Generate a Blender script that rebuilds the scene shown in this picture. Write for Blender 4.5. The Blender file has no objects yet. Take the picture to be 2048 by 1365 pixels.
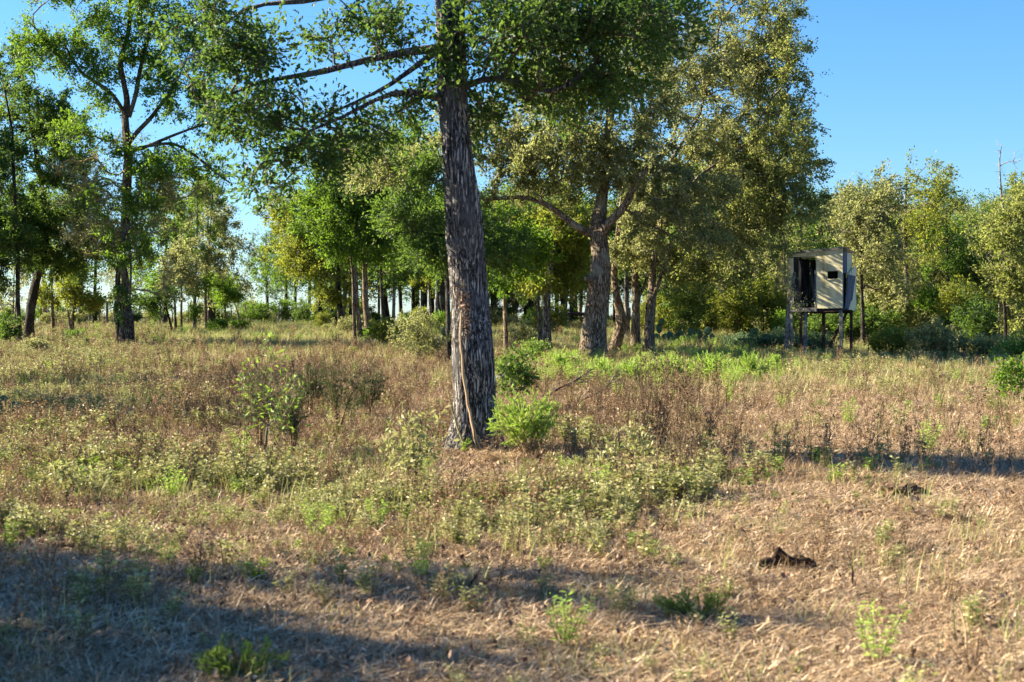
import bpy, math, random
import numpy as np
from mathutils import Vector

# ------------------------------------------------------------------ camera, sky, sun, exposure
scene = bpy.context.scene
F, CX, CY, CAMZ = 3000.0, 1024.0, 682.5, 1.7
SLOPE = 0.03                                   # the pasture climbs gently away from the camera
cam_data = bpy.data.cameras.new('camera'); cam = bpy.data.objects.new('camera', cam_data)
scene.collection.objects.link(cam); scene.camera = cam
cam.location = (0, 0, CAMZ); cam.rotation_euler = (math.radians(90), 0, 0)
cam_data.sensor_width = 36.0; cam_data.lens = 36.0 * F / 2048.0
cam_data.clip_start = 0.1; cam_data.clip_end = 8000
cam_data.dof.use_dof = True; cam_data.dof.focus_distance = 44.0; cam_data.dof.aperture_fstop = 4.5

SUN_EL = math.radians(29)
SUN_BEHIND = math.radians(16)                   # sun stands left and a little beyond the trees
sd = Vector((-math.cos(SUN_BEHIND) * math.cos(SUN_EL), math.sin(SUN_BEHIND) * math.cos(SUN_EL), math.sin(SUN_EL)))
world = bpy.data.worlds.new('World'); scene.world = world; world.use_nodes = True
wn = world.node_tree; wn.nodes.clear()
wo = wn.nodes.new('ShaderNodeOutputWorld'); wb = wn.nodes.new('ShaderNodeBackground'); ws = wn.nodes.new('ShaderNodeTexSky')
ws.sky_type = 'NISHITA'; ws.sun_disc = False; ws.sun_elevation = SUN_EL
ws.sun_rotation = math.atan2(sd.x, sd.y)
ws.air_density = 1.15; ws.dust_density = 0.3; ws.ozone_density = 8.5
wb.inputs['Strength'].default_value = 0.05
whs = wn.nodes.new('ShaderNodeHueSaturation'); whs.inputs['Saturation'].default_value = 1.1; whs.inputs['Hue'].default_value = 0.5
wn.links.new(ws.outputs[0], whs.inputs['Color']); wn.links.new(whs.outputs[0], wb.inputs[0]); wn.links.new(wb.outputs[0], wo.inputs[0])
sun_data = bpy.data.lights.new('sun', 'SUN'); sun = bpy.data.objects.new('sun', sun_data)
scene.collection.objects.link(sun)
sun_data.energy = 5.0; sun_data.angle = math.radians(0.5); sun_data.color = (1.0, 0.86, 0.62)
sun.rotation_euler = sd.to_track_quat('Z', 'Y').to_euler(); sun.location = (-40, 10, 40)
scene.view_settings.view_transform = 'Standard'; scene.view_settings.look = 'None'
scene.view_settings.gamma = 1.0; scene.view_settings.use_curve_mapping = False
scene.view_settings.exposure = 2.2
scene.cycles.max_bounces = 6; scene.cycles.diffuse_bounces = 4; scene.cycles.glossy_bounces = 2
scene.cycles.transmission_bounces = 4; scene.cycles.transparent_max_bounces = 4

R = np.random.RandomState(7)
COL = scene.collection

# ------------------------------------------------------------------ terrain function and projection helpers
def bumps(x, y):
    return (0.030 * np.sin(x * 0.9 + 1.3 * np.sin(y * 0.35)) * np.sin(y * 0.55 + 0.7)
            + 0.045 * np.sin(x * 0.31 + 2.0) * np.cos(y * 0.27 + 0.5 * np.sin(x * 0.2))
            + 0.012 * np.sin(x * 2.7 + y * 1.1) * np.sin(y * 2.3 - x * 0.6))
def H(x, y):
    x = np.asarray(x, float); y = np.asarray(y, float)
    base = np.where(y < 88, SLOPE * y, 0)
    t = np.clip((y - 88) / 22.0, 0, 1)
    crest = SLOPE * 88 + SLOPE * 22 * (t - t * t * 1.5)
    top = SLOPE * 88 + SLOPE * 22 * (-0.5)
    fall = top - 0.06 * (y - 110)
    z = np.where(y < 88, base, np.where(y < 110, crest, np.maximum(fall, -1.5)))
    z = np.where(y < -20, -0.6, z)
    k = np.clip((130 - y) / 60, 0, 1)
    rise = 0.35 * np.clip((x - 4) / 14, 0, 1) * np.clip((y - 50) / 30, 0, 1)
    return z + bumps(x, y) * k + rise * k
def dist_of(py): return CAMZ * F / (py - 592.5)          # distance of a ground point seen at image row py
def W(px, py, d): return np.array([(px - CX) / F * d, d, CAMZ - (py - CY) / F * d])
def GP(px, py):
    d = dist_of(py); x = (px - CX) / F * d
    return np.array([x, d, float(H(x, d))])

# ------------------------------------------------------------------ mesh helpers
class MB:
    def __init__(self): self.v = []; self.f = []; self.m = []; self.n = 0; self.smooth = []
    def add(self, verts, faces, mat=0, smooth=False):
        verts = np.asarray(verts, float).reshape(-1, 3); faces = np.asarray(faces, int)
        self.v.append(verts); self.f.append(faces + self.n); self.m.append(mat); self.smooth.append(smooth)
        self.n += len(verts); return self
    def mesh(self, name, mats, origin=(0, 0, 0)):
        me = bpy.data.meshes.new(name)
        V = np.concatenate(self.v) - np.asarray(origin, float)
        me.vertices.add(len(V)); me.vertices.foreach_set('co', V.astype(np.float32).ravel())
        loops = np.concatenate([f.ravel() for f in self.f])
        tot = np.concatenate([np.full(len(f), f.shape[1]) for f in self.f])
        start = np.concatenate([[0], np.cumsum(tot)[:-1]])
        me.loops.add(len(loops)); me.loops.foreach_set('vertex_index', loops.astype(np.int32))
        me.polygons.add(len(tot)); me.polygons.foreach_set('loop_start', start.astype(np.int32))
        me.polygons.foreach_set('material_index', np.concatenate([np.full(len(f), m) for f, m in zip(self.f, self.m)]).astype(np.int32))
        me.polygons.foreach_set('use_smooth', np.concatenate([np.full(len(f), s) for f, s in zip(self.f, self.smooth)]).astype(bool))
        for m in (mats if isinstance(mats, (list, tuple)) else [mats]): me.materials.append(m)
        me.update(calc_edges=True)
        return me
def obj(name, data, parent=None, loc=None):
    o = bpy.data.objects.new(name, data); COL.objects.link(o)
    if parent: o.parent = parent
    if loc is not None: o.location = tuple(float(c) for c in loc)
    return o
def tag(o, label=None, cat=None, group=None, kind=None):
    if label: o['label'] = label
    if cat: o['category'] = cat
    if group: o['group'] = group
    if kind: o['kind'] = kind
    return o
def empty(name, loc, label, cat, group=None):
    o = bpy.data.objects.new(name, None); COL.objects.link(o); o.location = tuple(float(c) for c in loc)
    o.empty_display_size = 0.2
    return tag(o, label, cat, group)
def copy_tree(o, parent=None):
    c = o.copy(); COL.objects.link(c)
    if parent: c.parent = parent
    for ch in list(o.children): copy_tree(ch, c)
    return c

def frames(P):
    T = np.gradient(P, axis=0); T /= np.linalg.norm(T, axis=1, keepdims=True) + 1e-9
    ref = np.array([0.0, 1.0, 0.0]) if abs(T.mean(0)[1]) < 0.8 else np.array([1.0, 0, 0])
    A = np.cross(T, ref); A /= np.linalg.norm(A, axis=1, keepdims=True) + 1e-9
    B = np.cross(T, A)
    return T, A, B
def tube(mb, P, r, n=6, mat=0, disp=None, cap=True, smooth=True):
    P = np.asarray(P, float); r = np.broadcast_to(np.asarray(r, float), (len(P),))
    T, A, B = frames(P)
    th = np.linspace(0, 2 * math.pi, n, endpoint=False)
    rr = r[:, None] * np.ones(n)[None]
    if disp is not None: rr = rr + disp(th, P, r)
    V = P[:, None] + rr[..., None] * (np.cos(th)[None, :, None] * A[:, None] + np.sin(th)[None, :, None] * B[:, None])
    m = len(P)
    i = np.arange(m - 1)[:, None] * n; j = np.arange(n)[None]; j2 = (j + 1) % n
    Fq = np.stack([i + j, i + j2, i + n + j2, i + n + j], -1).reshape(-1, 4)
    mb.add(V.reshape(-1, 3), Fq, mat, smooth)
    if cap:
        top = V[-1]; c = top.mean(0) + T[-1] * r[-1] * 0.5
        mb.add(np.vstack([top, c]), np.stack([np.arange(n), (np.arange(n) + 1) % n, np.full(n, n)], 1), mat, smooth)
def box(mb, lo, hi, mat=0):
    x0, y0, z0 = lo; x1, y1, z1 = hi
    v = [(x0,y0,z0),(x1,y0,z0),(x1,y1,z0),(x0,y1,z0),(x0,y0,z1),(x1,y0,z1),(x1,y1,z1),(x0,y1,z1)]
    mb.add(v, [(0,3,2,1),(4,5,6,7),(0,1,5,4),(1,2,6,5),(2,3,7,6),(3,0,4,7)], mat)
def beam(mb, a, b, w, t, mat=0, up=(0, 0, 1)):
    a = np.array(a, float); b = np.array(b, float); d = b - a; L = np.linalg.norm(d); d /= L
    u = np.array(up, float)
    if abs(d @ u) > 0.95: u = np.array([0.0, 1, 0])
    s = np.cross(d, u); s /= np.linalg.norm(s); u2 = np.cross(s, d)
    v = []
    for p in (a, b):
        for q in ((-1, -1), (1, -1), (1, 1), (-1, 1)): v.append(p + s * q[0] * w / 2 + u2 * q[1] * t / 2)
    mb.add(v, [(0,3,2,1),(4,5,6,7),(0,1,5,4),(1,2,6,5),(2,3,7,6),(3,0,4,7)], mat)
def rand_unit(n, rs):
    v = rs.normal(size=(n, 3)); return v / (np.linalg.norm(v, axis=1, keepdims=True) + 1e-9)
def leaves(mb, C, size, rs, mat=0, aspect=0.55, upbias=0.5, detailed=False, svar=0.35, dirs=None):
    """folded leaf blades: two triangles each (six for near foliage)"""
    n = len(C)
    D = rand_unit(n, rs) if dirs is None else dirs + 0.5 * rand_unit(n, rs)
    D /= np.linalg.norm(D, axis=1, keepdims=True)
    N = rand_unit(n, rs) + np.array([0, 0, upbias]); S = np.cross(D, N); S /= np.linalg.norm(S, axis=1, keepdims=True) + 1e-9
    N = np.cross(S, D)
    L = size * (1 + svar * rs.uniform(-1, 1, n)); w = L * aspect * 0.5; f = L * rs.uniform(0.03, 0.16, n)
    a = C - D * (L / 2)[:, None]; b = C + D * (L / 2)[:, None]
    if not detailed:
        m = C + D * (L * 0.06)[:, None]
        s1 = m + S * w[:, None] + N * f[:, None]; s2 = m - S * w[:, None] + N * f[:, None]
        V = np.stack([a, s1, b, s2], 1).reshape(-1, 3)
        i = np.arange(n)[:, None] * 4
        mb.add(V, np.concatenate([i + [0, 1, 2], i + [0, 2, 3]], 0), mat)
    else:                                              # lobed oak blade
        def pt(t, s, k): return C + D * (L * t)[:, None] + S * (w * s)[:, None] + N * (f * k)[:, None]
        P = [a, pt(-0.2, 0.55, .5), pt(0.0, 0.45, .4), pt(0.15, 1.0, 1), pt(0.42, 0.5, .5), b - N * (f * 0.6)[:, None],
             pt(0.42, -0.5, .5), pt(0.15, -1.0, 1), pt(0.0, -0.45, .4), pt(-0.2, -0.55, .5)]
        V = np.stack(P, 1).reshape(-1, 3); i = np.arange(n)[:, None] * 10
        mb.add(V, np.concatenate([i + [0, 1, 2, 8], i + [2, 3, 4, 5], i + [2, 5, 8, 8][:3], i + [5, 6, 7, 8]][0:2] + [i + [5, 6, 7, 8], i + [0, 2, 8, 9]], 0), mat)
        mb.add(V[:0], np.zeros((0, 3), int), mat)
        mb.add(V, np.arange(0, n * 10, 10)[:, None] + [2, 5, 8], mat)

# ------------------------------------------------------------------ materials
def new_mat(name):
    m = bpy.data.materials.new(name); m.use_nodes = True; nt = m.node_tree; nt.nodes.clear()
    out = nt.nodes.new('ShaderNodeOutputMaterial'); return m, nt, out
def ramp(nt, stops, interp='LINEAR'):
    r = nt.nodes.new('ShaderNodeValToRGB'); r.color_ramp.interpolation = interp
    e = r.color_ramp.elements
    while len(e) < len(stops): e.new(0.5)
    for k, (p, c) in zip(e, stops): k.position = p; k.color = (c[0], c[1], c[2], 1)
    return r
def leaf_mat(name, cols, trans, tfac=0.42, gloss=0.5, spec=0.25):
    """cols: dark..light leaf colours picked per leaf, with a slow drift per tree"""
    m, nt, out = new_mat(name); L = nt.links.new
    geo = nt.nodes.new('ShaderNodeNewGeometry'); oi = nt.nodes.new('ShaderNodeObjectInfo')
    n = len(cols); rp = ramp(nt, [(i / (n - 1), c) for i, c in enumerate(cols)])
    ad = nt.nodes.new('ShaderNodeMath'); ad.operation = 'MULTIPLY_ADD'; ad.inputs[1].default_value = 0.78
    L(geo.outputs['Random Per Island'], ad.inputs[0])
    mu = nt.nodes.new('ShaderNodeMath'); mu.operation = 'MULTIPLY'; mu.inputs[1].default_value = 0.22; L(oi.outputs['Random'], mu.inputs[0])
    L(mu.outputs[0], ad.inputs[2]); L(ad.outputs[0], rp.inputs[0])
    p = nt.nodes.new('ShaderNodeBsdfPrincipled'); p.inputs['Roughness'].default_value = gloss
    p.inputs['Specular IOR Level'].default_value = spec
    L(rp.outputs[0], p.inputs['Base Color'])
    t = nt.nodes.new('ShaderNodeBsdfTranslucent')
    mx = nt.nodes.new('ShaderNodeMix'); mx.data_type = 'RGBA'; mx.inputs[0].default_value = 0.55
    L(rp.outputs[0], mx.inputs[6]); mx.inputs[7].default_value = (*trans, 1); L(mx.outputs[2], t.inputs[0])
    ms = nt.nodes.new('ShaderNodeMixShader'); ms.inputs[0].default_value = tfac
    L(p.outputs[0], ms.inputs[1]); L(t.outputs[0], ms.inputs[2]); L(ms.outputs[0], out.inputs[0])
    return m
def bark_mat(name, c0, c1, c2, scale=9.0, stretch=0.16, bump=0.7, lichen=None):
    m, nt, out = new_mat(name); L = nt.links.new
    tc = nt.nodes.new('ShaderNodeTexCoord'); mp = nt.nodes.new('ShaderNodeMapping'); mp.inputs['Scale'].default_value = (1, 1, stretch)
    L(tc.outputs['Object'], mp.inputs[0])
    n1 = nt.nodes.new('ShaderNodeTexNoise'); n1.inputs['Scale'].default_value = scale * 2.2; n1.inputs['Detail'].default_value = 8; n1.inputs['Roughness'].default_value = 0.65
    n1.inputs['Distortion'].default_value = 0.6
    v = nt.nodes.new('ShaderNodeTexVoronoi'); v.feature = 'DISTANCE_TO_EDGE'; v.inputs['Scale'].default_value = scale * 2.4
    L(mp.outputs[0], n1.inputs[0])
    wv = nt.nodes.new('ShaderNodeVectorMath'); wv.operation = 'MULTIPLY_ADD'; wv.inputs[1].default_value = (0.12, 0.12, 0.12)
    L(n1.outputs[1], wv.inputs[0]); L(mp.outputs[0], wv.inputs[2]); L(wv.outputs[0], v.inputs[0])
    e = nt.nodes.new('ShaderNodeMapRange'); e.inputs[1].default_value = 0.0; e.inputs[2].default_value = 0.22; L(v.outputs[0], e.inputs[0])
    mul = nt.nodes.new('ShaderNodeMath'); mul.operation = 'MULTIPLY'; L(e.outputs[0], mul.inputs[0]); L(n1.outputs[0], mul.inputs[1])
    rp = ramp(nt, [(0.08, c0), (0.34, c1), (0.62, c2)]); L(mul.outputs[0], rp.inputs[0])
    col = rp.outputs[0]
    n2 = nt.nodes.new('ShaderNodeTexNoise'); n2.inputs['Scale'].default_value = 2.1; n2.inputs['Detail'].default_value = 5
    L(tc.outputs['Object'], n2.inputs[0])
    mr = nt.nodes.new('ShaderNodeMapRange'); mr.inputs[1].default_value = 0.52; mr.inputs[2].default_value = 0.68; L(n2.outputs[0], mr.inputs[0])
    mx = nt.nodes.new('ShaderNodeMix'); mx.data_type = 'RGBA'; L(mr.outputs[0], mx.inputs[0]); L(col, mx.inputs[6])
    lc = lichen or tuple(c * 1.35 for c in c2); mx.inputs[7].default_value = (*lc, 1)
    p = nt.nodes.new('ShaderNodeBsdfPrincipled'); p.inputs['Roughness'].default_value = 0.9; p.inputs['Specular IOR Level'].default_value = 0.15
    L(mx.outputs[2], p.inputs['Base Color'])
    b = nt.nodes.new('ShaderNodeBump'); b.inputs['Strength'].default_value = bump; b.inputs['Distance'].default_value = 0.04
    L(mul.outputs[0], b.inputs['Height']); L(b.outputs[0], p.inputs['Normal']); L(p.outputs[0], out.inputs[0])
    return m
def plain_mat(name, cols, rough=0.85, scale=6.0, stretch=(1, 1, 1), bump=0.3, spec=0.2, islands=False, detail=6, thr=(0.3, 0.7)):
    m, nt, out = new_mat(name); L = nt.links.new
    tc = nt.nodes.new('ShaderNodeTexCoord'); mp = nt.nodes.new('ShaderNodeMapping'); mp.inputs['Scale'].default_value = stretch
    L(tc.outputs['Object'], mp.inputs[0])
    n1 = nt.nodes.new('ShaderNodeTexNoise'); n1.inputs['Scale'].default_value = scale; n1.inputs['Detail'].default_value = detail; n1.inputs['Roughness'].default_value = 0.7
    L(mp.outputs[0], n1.inputs[0])
    src = n1.outputs[0]
    if islands:
        geo = nt.nodes.new('ShaderNodeNewGeometry'); src = geo.outputs['Random Per Island']; thr = (0, 1)
    n = len(cols); rp = ramp(nt, [(thr[0] + (thr[1] - thr[0]) * i / (n - 1), c) for i, c in enumerate(cols)])
    L(src, rp.inputs[0])
    p = nt.nodes.new('ShaderNodeBsdfPrincipled'); p.inputs['Roughness'].default_value = rough; p.inputs['Specular IOR Level'].default_value = spec
    L(rp.outputs[0], p.inputs['Base Color'])
    b = nt.nodes.new('ShaderNodeBump'); b.inputs['Strength'].default_value = bump; b.inputs['Distance'].default_value = 0.02
    L(n1.outputs[0], b.inputs['Height']); L(b.outputs[0], p.inputs['Normal']); L(p.outputs[0], out.inputs[0])
    return m

M = {}
M['leaf_main'] = leaf_mat('oak_leaf_deep_green', [(.01,.038,.02), (.022,.07,.03), (.05,.115,.03), (.11,.19,.04)], (.2,.33,.04), .45)
M['leaf_green'] = leaf_mat('leaf_fresh_green', [(.015,.05,.012), (.03,.1,.015), (.07,.17,.02), (.16,.22,.04)], (.28,.45,.03), .48)
M['leaf_yellow'] = leaf_mat('leaf_yellow_green', [(.03,.06,.012), (.08,.13,.02), (.16,.2,.03), (.3,.27,.07)], (.45,.5,.05), .48)
M['leaf_dark'] = leaf_mat('leaf_dark_evergreen', [(.012,.035,.015), (.03,.08,.022), (.06,.13,.028), (.15,.19,.04)], (.22,.36,.04), .45)
M['leaf_olive'] = leaf_mat('leaf_grey_olive', [(.035,.055,.028), (.11,.13,.055), (.23,.235,.1), (.46,.42,.25)], (.45,.5,.15), .5)
M['leaf_rust'] = leaf_mat('leaf_olive_rust', [(.03,.055,.025), (.09,.12,.04), (.2,.22,.08), (.42,.36,.18)], (.46,.54,.11), .52)
M['leaf_blue'] = leaf_mat('leaf_blue_green', [(.03,.06,.035), (.08,.14,.07), (.18,.25,.13)], (.25,.4,.15), .42)
M['weed_sage'] = leaf_mat('weed_leaf_sage', [(.08,.10,.035), (.22,.25,.09), (.42,.4,.2), (.6,.53,.33)], (.4,.42,.12), .35)
M['weed_green'] = leaf_mat('weed_leaf_green', [(.03,.08,.02), (.09,.18,.035), (.2,.32,.06), (.34,.42,.12)], (.35,.5,.05), .4)
M['weed_dark'] = leaf_mat('weed_leaf_dark', [(.025,.05,.02), (.05,.09,.035), (.1,.13,.06)], (.12,.2,.05), .3)
M['broom'] = leaf_mat('broomweed_green', [(.1,.2,.03), (.24,.4,.06), (.4,.55,.12), (.52,.62,.22)], (.5,.7,.1), .42)
M['straw'] = leaf_mat('dry_straw', [(.08,.05,.03), (.27,.185,.11), (.52,.39,.25), (.78,.64,.46)], (.58,.43,.25), .18)
M['dry'] = leaf_mat('dry_brown_grass', [(.055,.035,.022), (.19,.12,.07), (.38,.26,.16), (.58,.45,.29)], (.42,.3,.14), .2)
M['stalk'] = plain_mat('dead_weed_stalk', [(.05,.03,.02), (.13,.085,.05), (.24,.17,.1)], islands=True)
M['litter'] = plain_mat('fallen_leaf_litter', [(.06,.035,.022), (.2,.115,.07), (.38,.24,.16), (.56,.42,.3)], islands=True)
M['bark_main'] = bark_mat('oak_bark_grey', (.012,.011,.012), (.19,.18,.185), (.56,.52,.5), 13, .08, 1.0, (.2,.2,.21))
M['bark_brown'] = bark_mat('bark_brown_furrowed', (.04,.027,.018), (.24,.175,.12), (.46,.37,.28), 10, .14, .9, (.28,.26,.2))
M['bark_dark'] = bark_mat('bark_dark', (.012,.01,.009), (.045,.038,.034), (.12,.1,.085), 10, .2, .8, (.12,.13,.1))
M['bark_pale'] = bark_mat('bark_pale_grey', (.05,.04,.035), (.2,.18,.16), (.42,.4,.37), 12, .3, .6, (.4,.42,.38))
M['bark_mid'] = bark_mat('bark_mid_brown', (.02,.015,.012), (.11,.085,.06), (.3,.24,.18), 10, .16, .9, (.16,.16,.12))
M['twig'] = plain_mat('twig_bark', [(.04,.032,.026), (.1,.082,.062), (.2,.17,.13)], scale=14, bump=.2)
M['twig_lichen'] = plain_mat('twig_lichen', [(.12,.1,.05), (.28,.25,.11), (.45,.4,.2)], scale=9, bump=.2)
M['twig_grey'] = plain_mat('twig_grey_bare', [(.12,.1,.08), (.24,.2,.16), (.4,.36,.3)], scale=9, bump=.2)

# ------------------------------------------------------------------ ground
def spaced(a, b, n, p): return a + (b - a) * (np.linspace(0, 1, n) ** p)
ys = np.concatenate([[-60, -20, -5, 0, 2], spaced(3.0, 30, 170, 1.25)[0:], spaced(30, 125, 130, 1.1)[1:], np.geomspace(130, 5000, 22)])
us = np.concatenate([[-60, -16, -6, -3, -1.7, -1.2], np.linspace(-0.9, 0.9, 200), [1.2, 1.7, 3, 6, 16, 60]])
Yg, Ug = np.meshgrid(ys, us, indexing='ij')
Xg = Ug * 0.5 * np.where(Yg < 12, 12, np.minimum(Yg, 130))
far = np.clip((np.abs(Xg) - 400) / 3000, 0, 1)
Zg = H(Xg, Yg)
fine = np.exp(-((Yg - 10) / 22) ** 2)
Zg = Zg + fine * 0.02 * (R.rand(*Zg.shape) - 0.5) - 0.004
nr, nc = Yg.shape
ii = (np.arange(nr - 1)[:, None] * nc + np.arange(nc - 1)[None]).ravel()
gm = MB().add(np.stack([Xg, Yg, Zg], -1).reshape(-1, 3), np.stack([ii, ii + 1, ii + nc + 1, ii + nc], 1), 0, True)
m, nt, out = new_mat('pasture_soil_and_thatch'); L = nt.links.new
tc = nt.nodes.new('ShaderNodeTexCoord')
def noise(scale, det=8, rough=0.7, stretch=None, dist=0.0):
    n = nt.nodes.new('ShaderNodeTexNoise'); n.inputs['Scale'].default_value = scale; n.inputs['Detail'].default_value = det
    n.inputs['Roughness'].default_value = rough; n.inputs['Distortion'].default_value = dist
    if stretch:
        mp = nt.nodes.new('ShaderNodeMapping'); mp.inputs['Scale'].default_value = stretch; L(tc.outputs['Object'], mp.inputs[0]); L(mp.outputs[0], n.inputs[0])
    else: L(tc.outputs['Object'], n.inputs[0])
    return n
na = noise(38, 8, .75, (1, .8, 1), .5); nb = noise(0.55, 5, .6); ncn = noise(2.6, 6, .7)
r1 = ramp(nt, [(.32, (.03,.02,.013)), (.46, (.12,.08,.05)), (.58, (.34,.25,.165)), (.72, (.58,.45,.32))]); L(na.outputs[0], r1.inputs[0])
r2 = ramp(nt, [(.3, (.06,.06,.025)), (.5, (.2,.2,.08)), (.68, (.42,.4,.2))]); L(na.outputs[0], r2.inputs[0])
mixf = nt.nodes.new('ShaderNodeMath'); mixf.operation = 'ADD'; L(nb.outputs[0], mixf.inputs[0]); L(ncn.outputs[0], mixf.inputs[1])
mr = nt.nodes.new('ShaderNodeMapRange'); mr.inputs[1].default_value = 0.98; mr.inputs[2].default_value = 1.2; mr.inputs[4].default_value = 0.75; L(mixf.outputs[0], mr.inputs[0])
mx = nt.nodes.new('ShaderNodeMix'); mx.data_type = 'RGBA'; L(mr.outputs[0], mx.inputs[0]); L(r1.outputs[0], mx.inputs[6]); L(r2.outputs[0], mx.inputs[7])
p = nt.nodes.new('ShaderNodeBsdfPrincipled'); p.inputs['Roughness'].default_value = 0.95; p.inputs['Specular IOR Level'].default_value = 0.1
L(mx.outputs[2], p.inputs['Base Color'])
bp = nt.nodes.new('ShaderNodeBump'); bp.inputs['Strength'].default_value = 1.0; bp.inputs['Distance'].default_value = 0.05; L(na.outputs[0], bp.inputs['Height'])
L(bp.outputs[0], p.inputs['Normal']); L(p.outputs[0], out.inputs[0])
ground = obj('ground', gm.mesh('ground', m)); tag(ground, kind='structure')

# ------------------------------------------------------------------ tree growing
def resample(P, step):
    P = np.asarray(P, float); seg = np.linalg.norm(np.diff(P[:, :3], axis=0), axis=1); s = np.concatenate([[0], np.cumsum(seg)])
    n = max(3, int(s[-1] / step) + 1); t = np.linspace(0, s[-1], n)
    Q = np.stack([np.interp(t, s, P[:, k]) for k in range(P.shape[1])], 1)
    for _ in range(2): Q[1:-1] = 0.25 * Q[:-2] + 0.5 * Q[1:-1] + 0.25 * Q[2:]
    return Q
def bark_disp(amp, k, seed, furrow=1.0):
    rs = np.random.RandomState(seed); ph = rs.uniform(0, 6.28, 12)
    def f(th, P, r):
        s = np.concatenate([[0], np.cumsum(np.linalg.norm(np.diff(P, axis=0), axis=1))])[:, None]; t = th[None]
        lump = 0.07 * r[:, None] * (np.sin(t * 2 + ph[0] + 0.9 * s) + np.sin(t * 3 + ph[1] - 1.3 * s) * 0.7 + 0.6 * np.sin(4.1 * s + ph[2]))
        wa = t * k + 1.6 * np.sin(3.1 * s + ph[3] + 2 * np.sin(t)) + 1.1 * np.sin(7.7 * s + ph[4] + 3 * t)
        wb_ = t * (k * 1.7) + 1.4 * np.sin(5.3 * s + ph[5] - 2 * t)
        ridge = np.abs(np.sin(wa * 0.5)) * 0.7 + np.abs(np.sin(wb_ * 0.5)) * 0.3
        plate = 0.25 * np.sin(19 * s + ph[6] + 4 * np.sin(t * 5 + ph[7])) * ridge
        return lump + amp * furrow * (ridge - 0.6 + plate)
    return f
def grow(trunk, limbs, blobs, rs, r_tip=0.006, min_h=0.3, seg=0.4, expo=0.46, sides=5, droop=0.0):
    """nodes: trunk and given limbs first, then one curved branch towards each target point in the crown blobs.
    returns chains [(points, radii)], targets, target directions"""
    pos = []; par = []; fixed = []
    def push(p, pr, fr): pos.append(np.asarray(p, float)); par.append(pr); fixed.append(fr); return len(pos) - 1
    last = -1
    for q in trunk: last = push(q[:3], last, q[3])
    nt_ = len(trunk)
    for lb in limbs:
        b = lb[0][:3]; d = [np.linalg.norm(pos[i] - b) for i in range(nt_)]; last = int(np.argmin(d))
        for q in lb: last = push(q[:3], last, q[3])
    T = []
    for (c, rad, n) in blobs:
        u = rand_unit(n, rs) * (rs.uniform(0, 1, n) ** (1 / 2.0))[:, None]
        u *= (1 + 0.18 * np.sin(5 * u[:, :1] + c[0]) * np.sin(4 * u[:, 2:] + c[2]))
        T.append(np.asarray(c) + u * np.asarray(rad))
    T = np.concatenate(T) if T else np.zeros((0, 3))
    base = np.asarray(trunk[0][:3]); top = np.asarray(trunk[-1][:3]); Ht = top[2] - base[2]
    okmin = base[2] + min_h * Ht
    start_nodes = np.array([i for i in range(len(pos)) if i >= nt_ or pos[i][2] >= okmin])
    P0 = np.array([pos[i] for i in start_nodes])
    cap = 200000
    if len(T):
        d0 = np.array([np.min(np.linalg.norm(P0 - t, axis=1)) for t in T]); order = np.argsort(d0)
    else: order = []
    arr = np.zeros((len(pos) + len(T) * 12 + 10, 3)); arr[:len(pos)] = pos
    ok = np.zeros(len(arr), bool); ok[start_nodes] = True
    dep = np.zeros(len(arr))
    chains = []
    for ti in order:
        t = T[ti]; n = len(pos)
        D = np.linalg.norm(arr[:n] - t, axis=1)
        low = np.maximum(0, arr[:n, 2] - t[2])          # prefer to come from below
        cost = D + 0.35 * low + 0.12 * dep[:n]; cost[~ok[:n]] = 1e9
        i = int(np.argmin(cost)); a = arr[i]; Lg = D[i]
        k = min(11, max(2, int(Lg / seg) + 1))
        pd = (arr[i] - arr[par[i]]) if par[i] >= 0 else np.array([0, 0, 1.0]); pd = pd / (np.linalg.norm(pd) + 1e-9)
        if i < nt_: pd = (t - a) / (Lg + 1e-9) * 0.6 + np.array([0, 0, 0.5])
        ctrl = a + pd * Lg * 0.4 + np.array([0, 0, (0.12 - droop) * Lg]) + rs.normal(size=3) * 0.07 * Lg
        ch = [i]; last = i
        for q in range(1, k + 1):
            s = q / k; pt = (1 - s) ** 2 * a + 2 * s * (1 - s) * ctrl + s * s * t + (rs.normal(size=3) * 0.035 * min(Lg, 1.5) if q < k else 0)
            idx = push(pt, last, 0); arr[idx] = pt; ok[idx] = True; dep[idx] = dep[i] + Lg * s; last = idx; ch.append(idx)
        chains.append(ch)
    n = len(pos); cnt = np.zeros(n); tips = [c[-1] for c in chains]
    for tpi in tips: cnt[tpi] += 1
    for i in range(n - 1, -1, -1):
        if par[i] >= 0: cnt[par[i]] += cnt[i]
    rad = r_tip * np.maximum(cnt, 1) ** expo
    fx = np.array(fixed); rad = np.where(fx > 0, fx, rad)
    out = []
    A = np.array(pos)
    for ch in chains:
        pr = rad[ch].copy(); pr[0] = min(pr[0], pr[1] * 1.25); pr[-1] *= 0.5
        out.append((A[ch], pr))
    tip_dirs = np.array([A[c[-1]] - A[c[-2]] for c in chains]) if chains else np.zeros((0, 3))
    if len(tip_dirs): tip_dirs /= np.linalg.norm(tip_dirs, axis=1, keepdims=True) + 1e-9
    return out, T[order] if len(T) else T, tip_dirs

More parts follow.
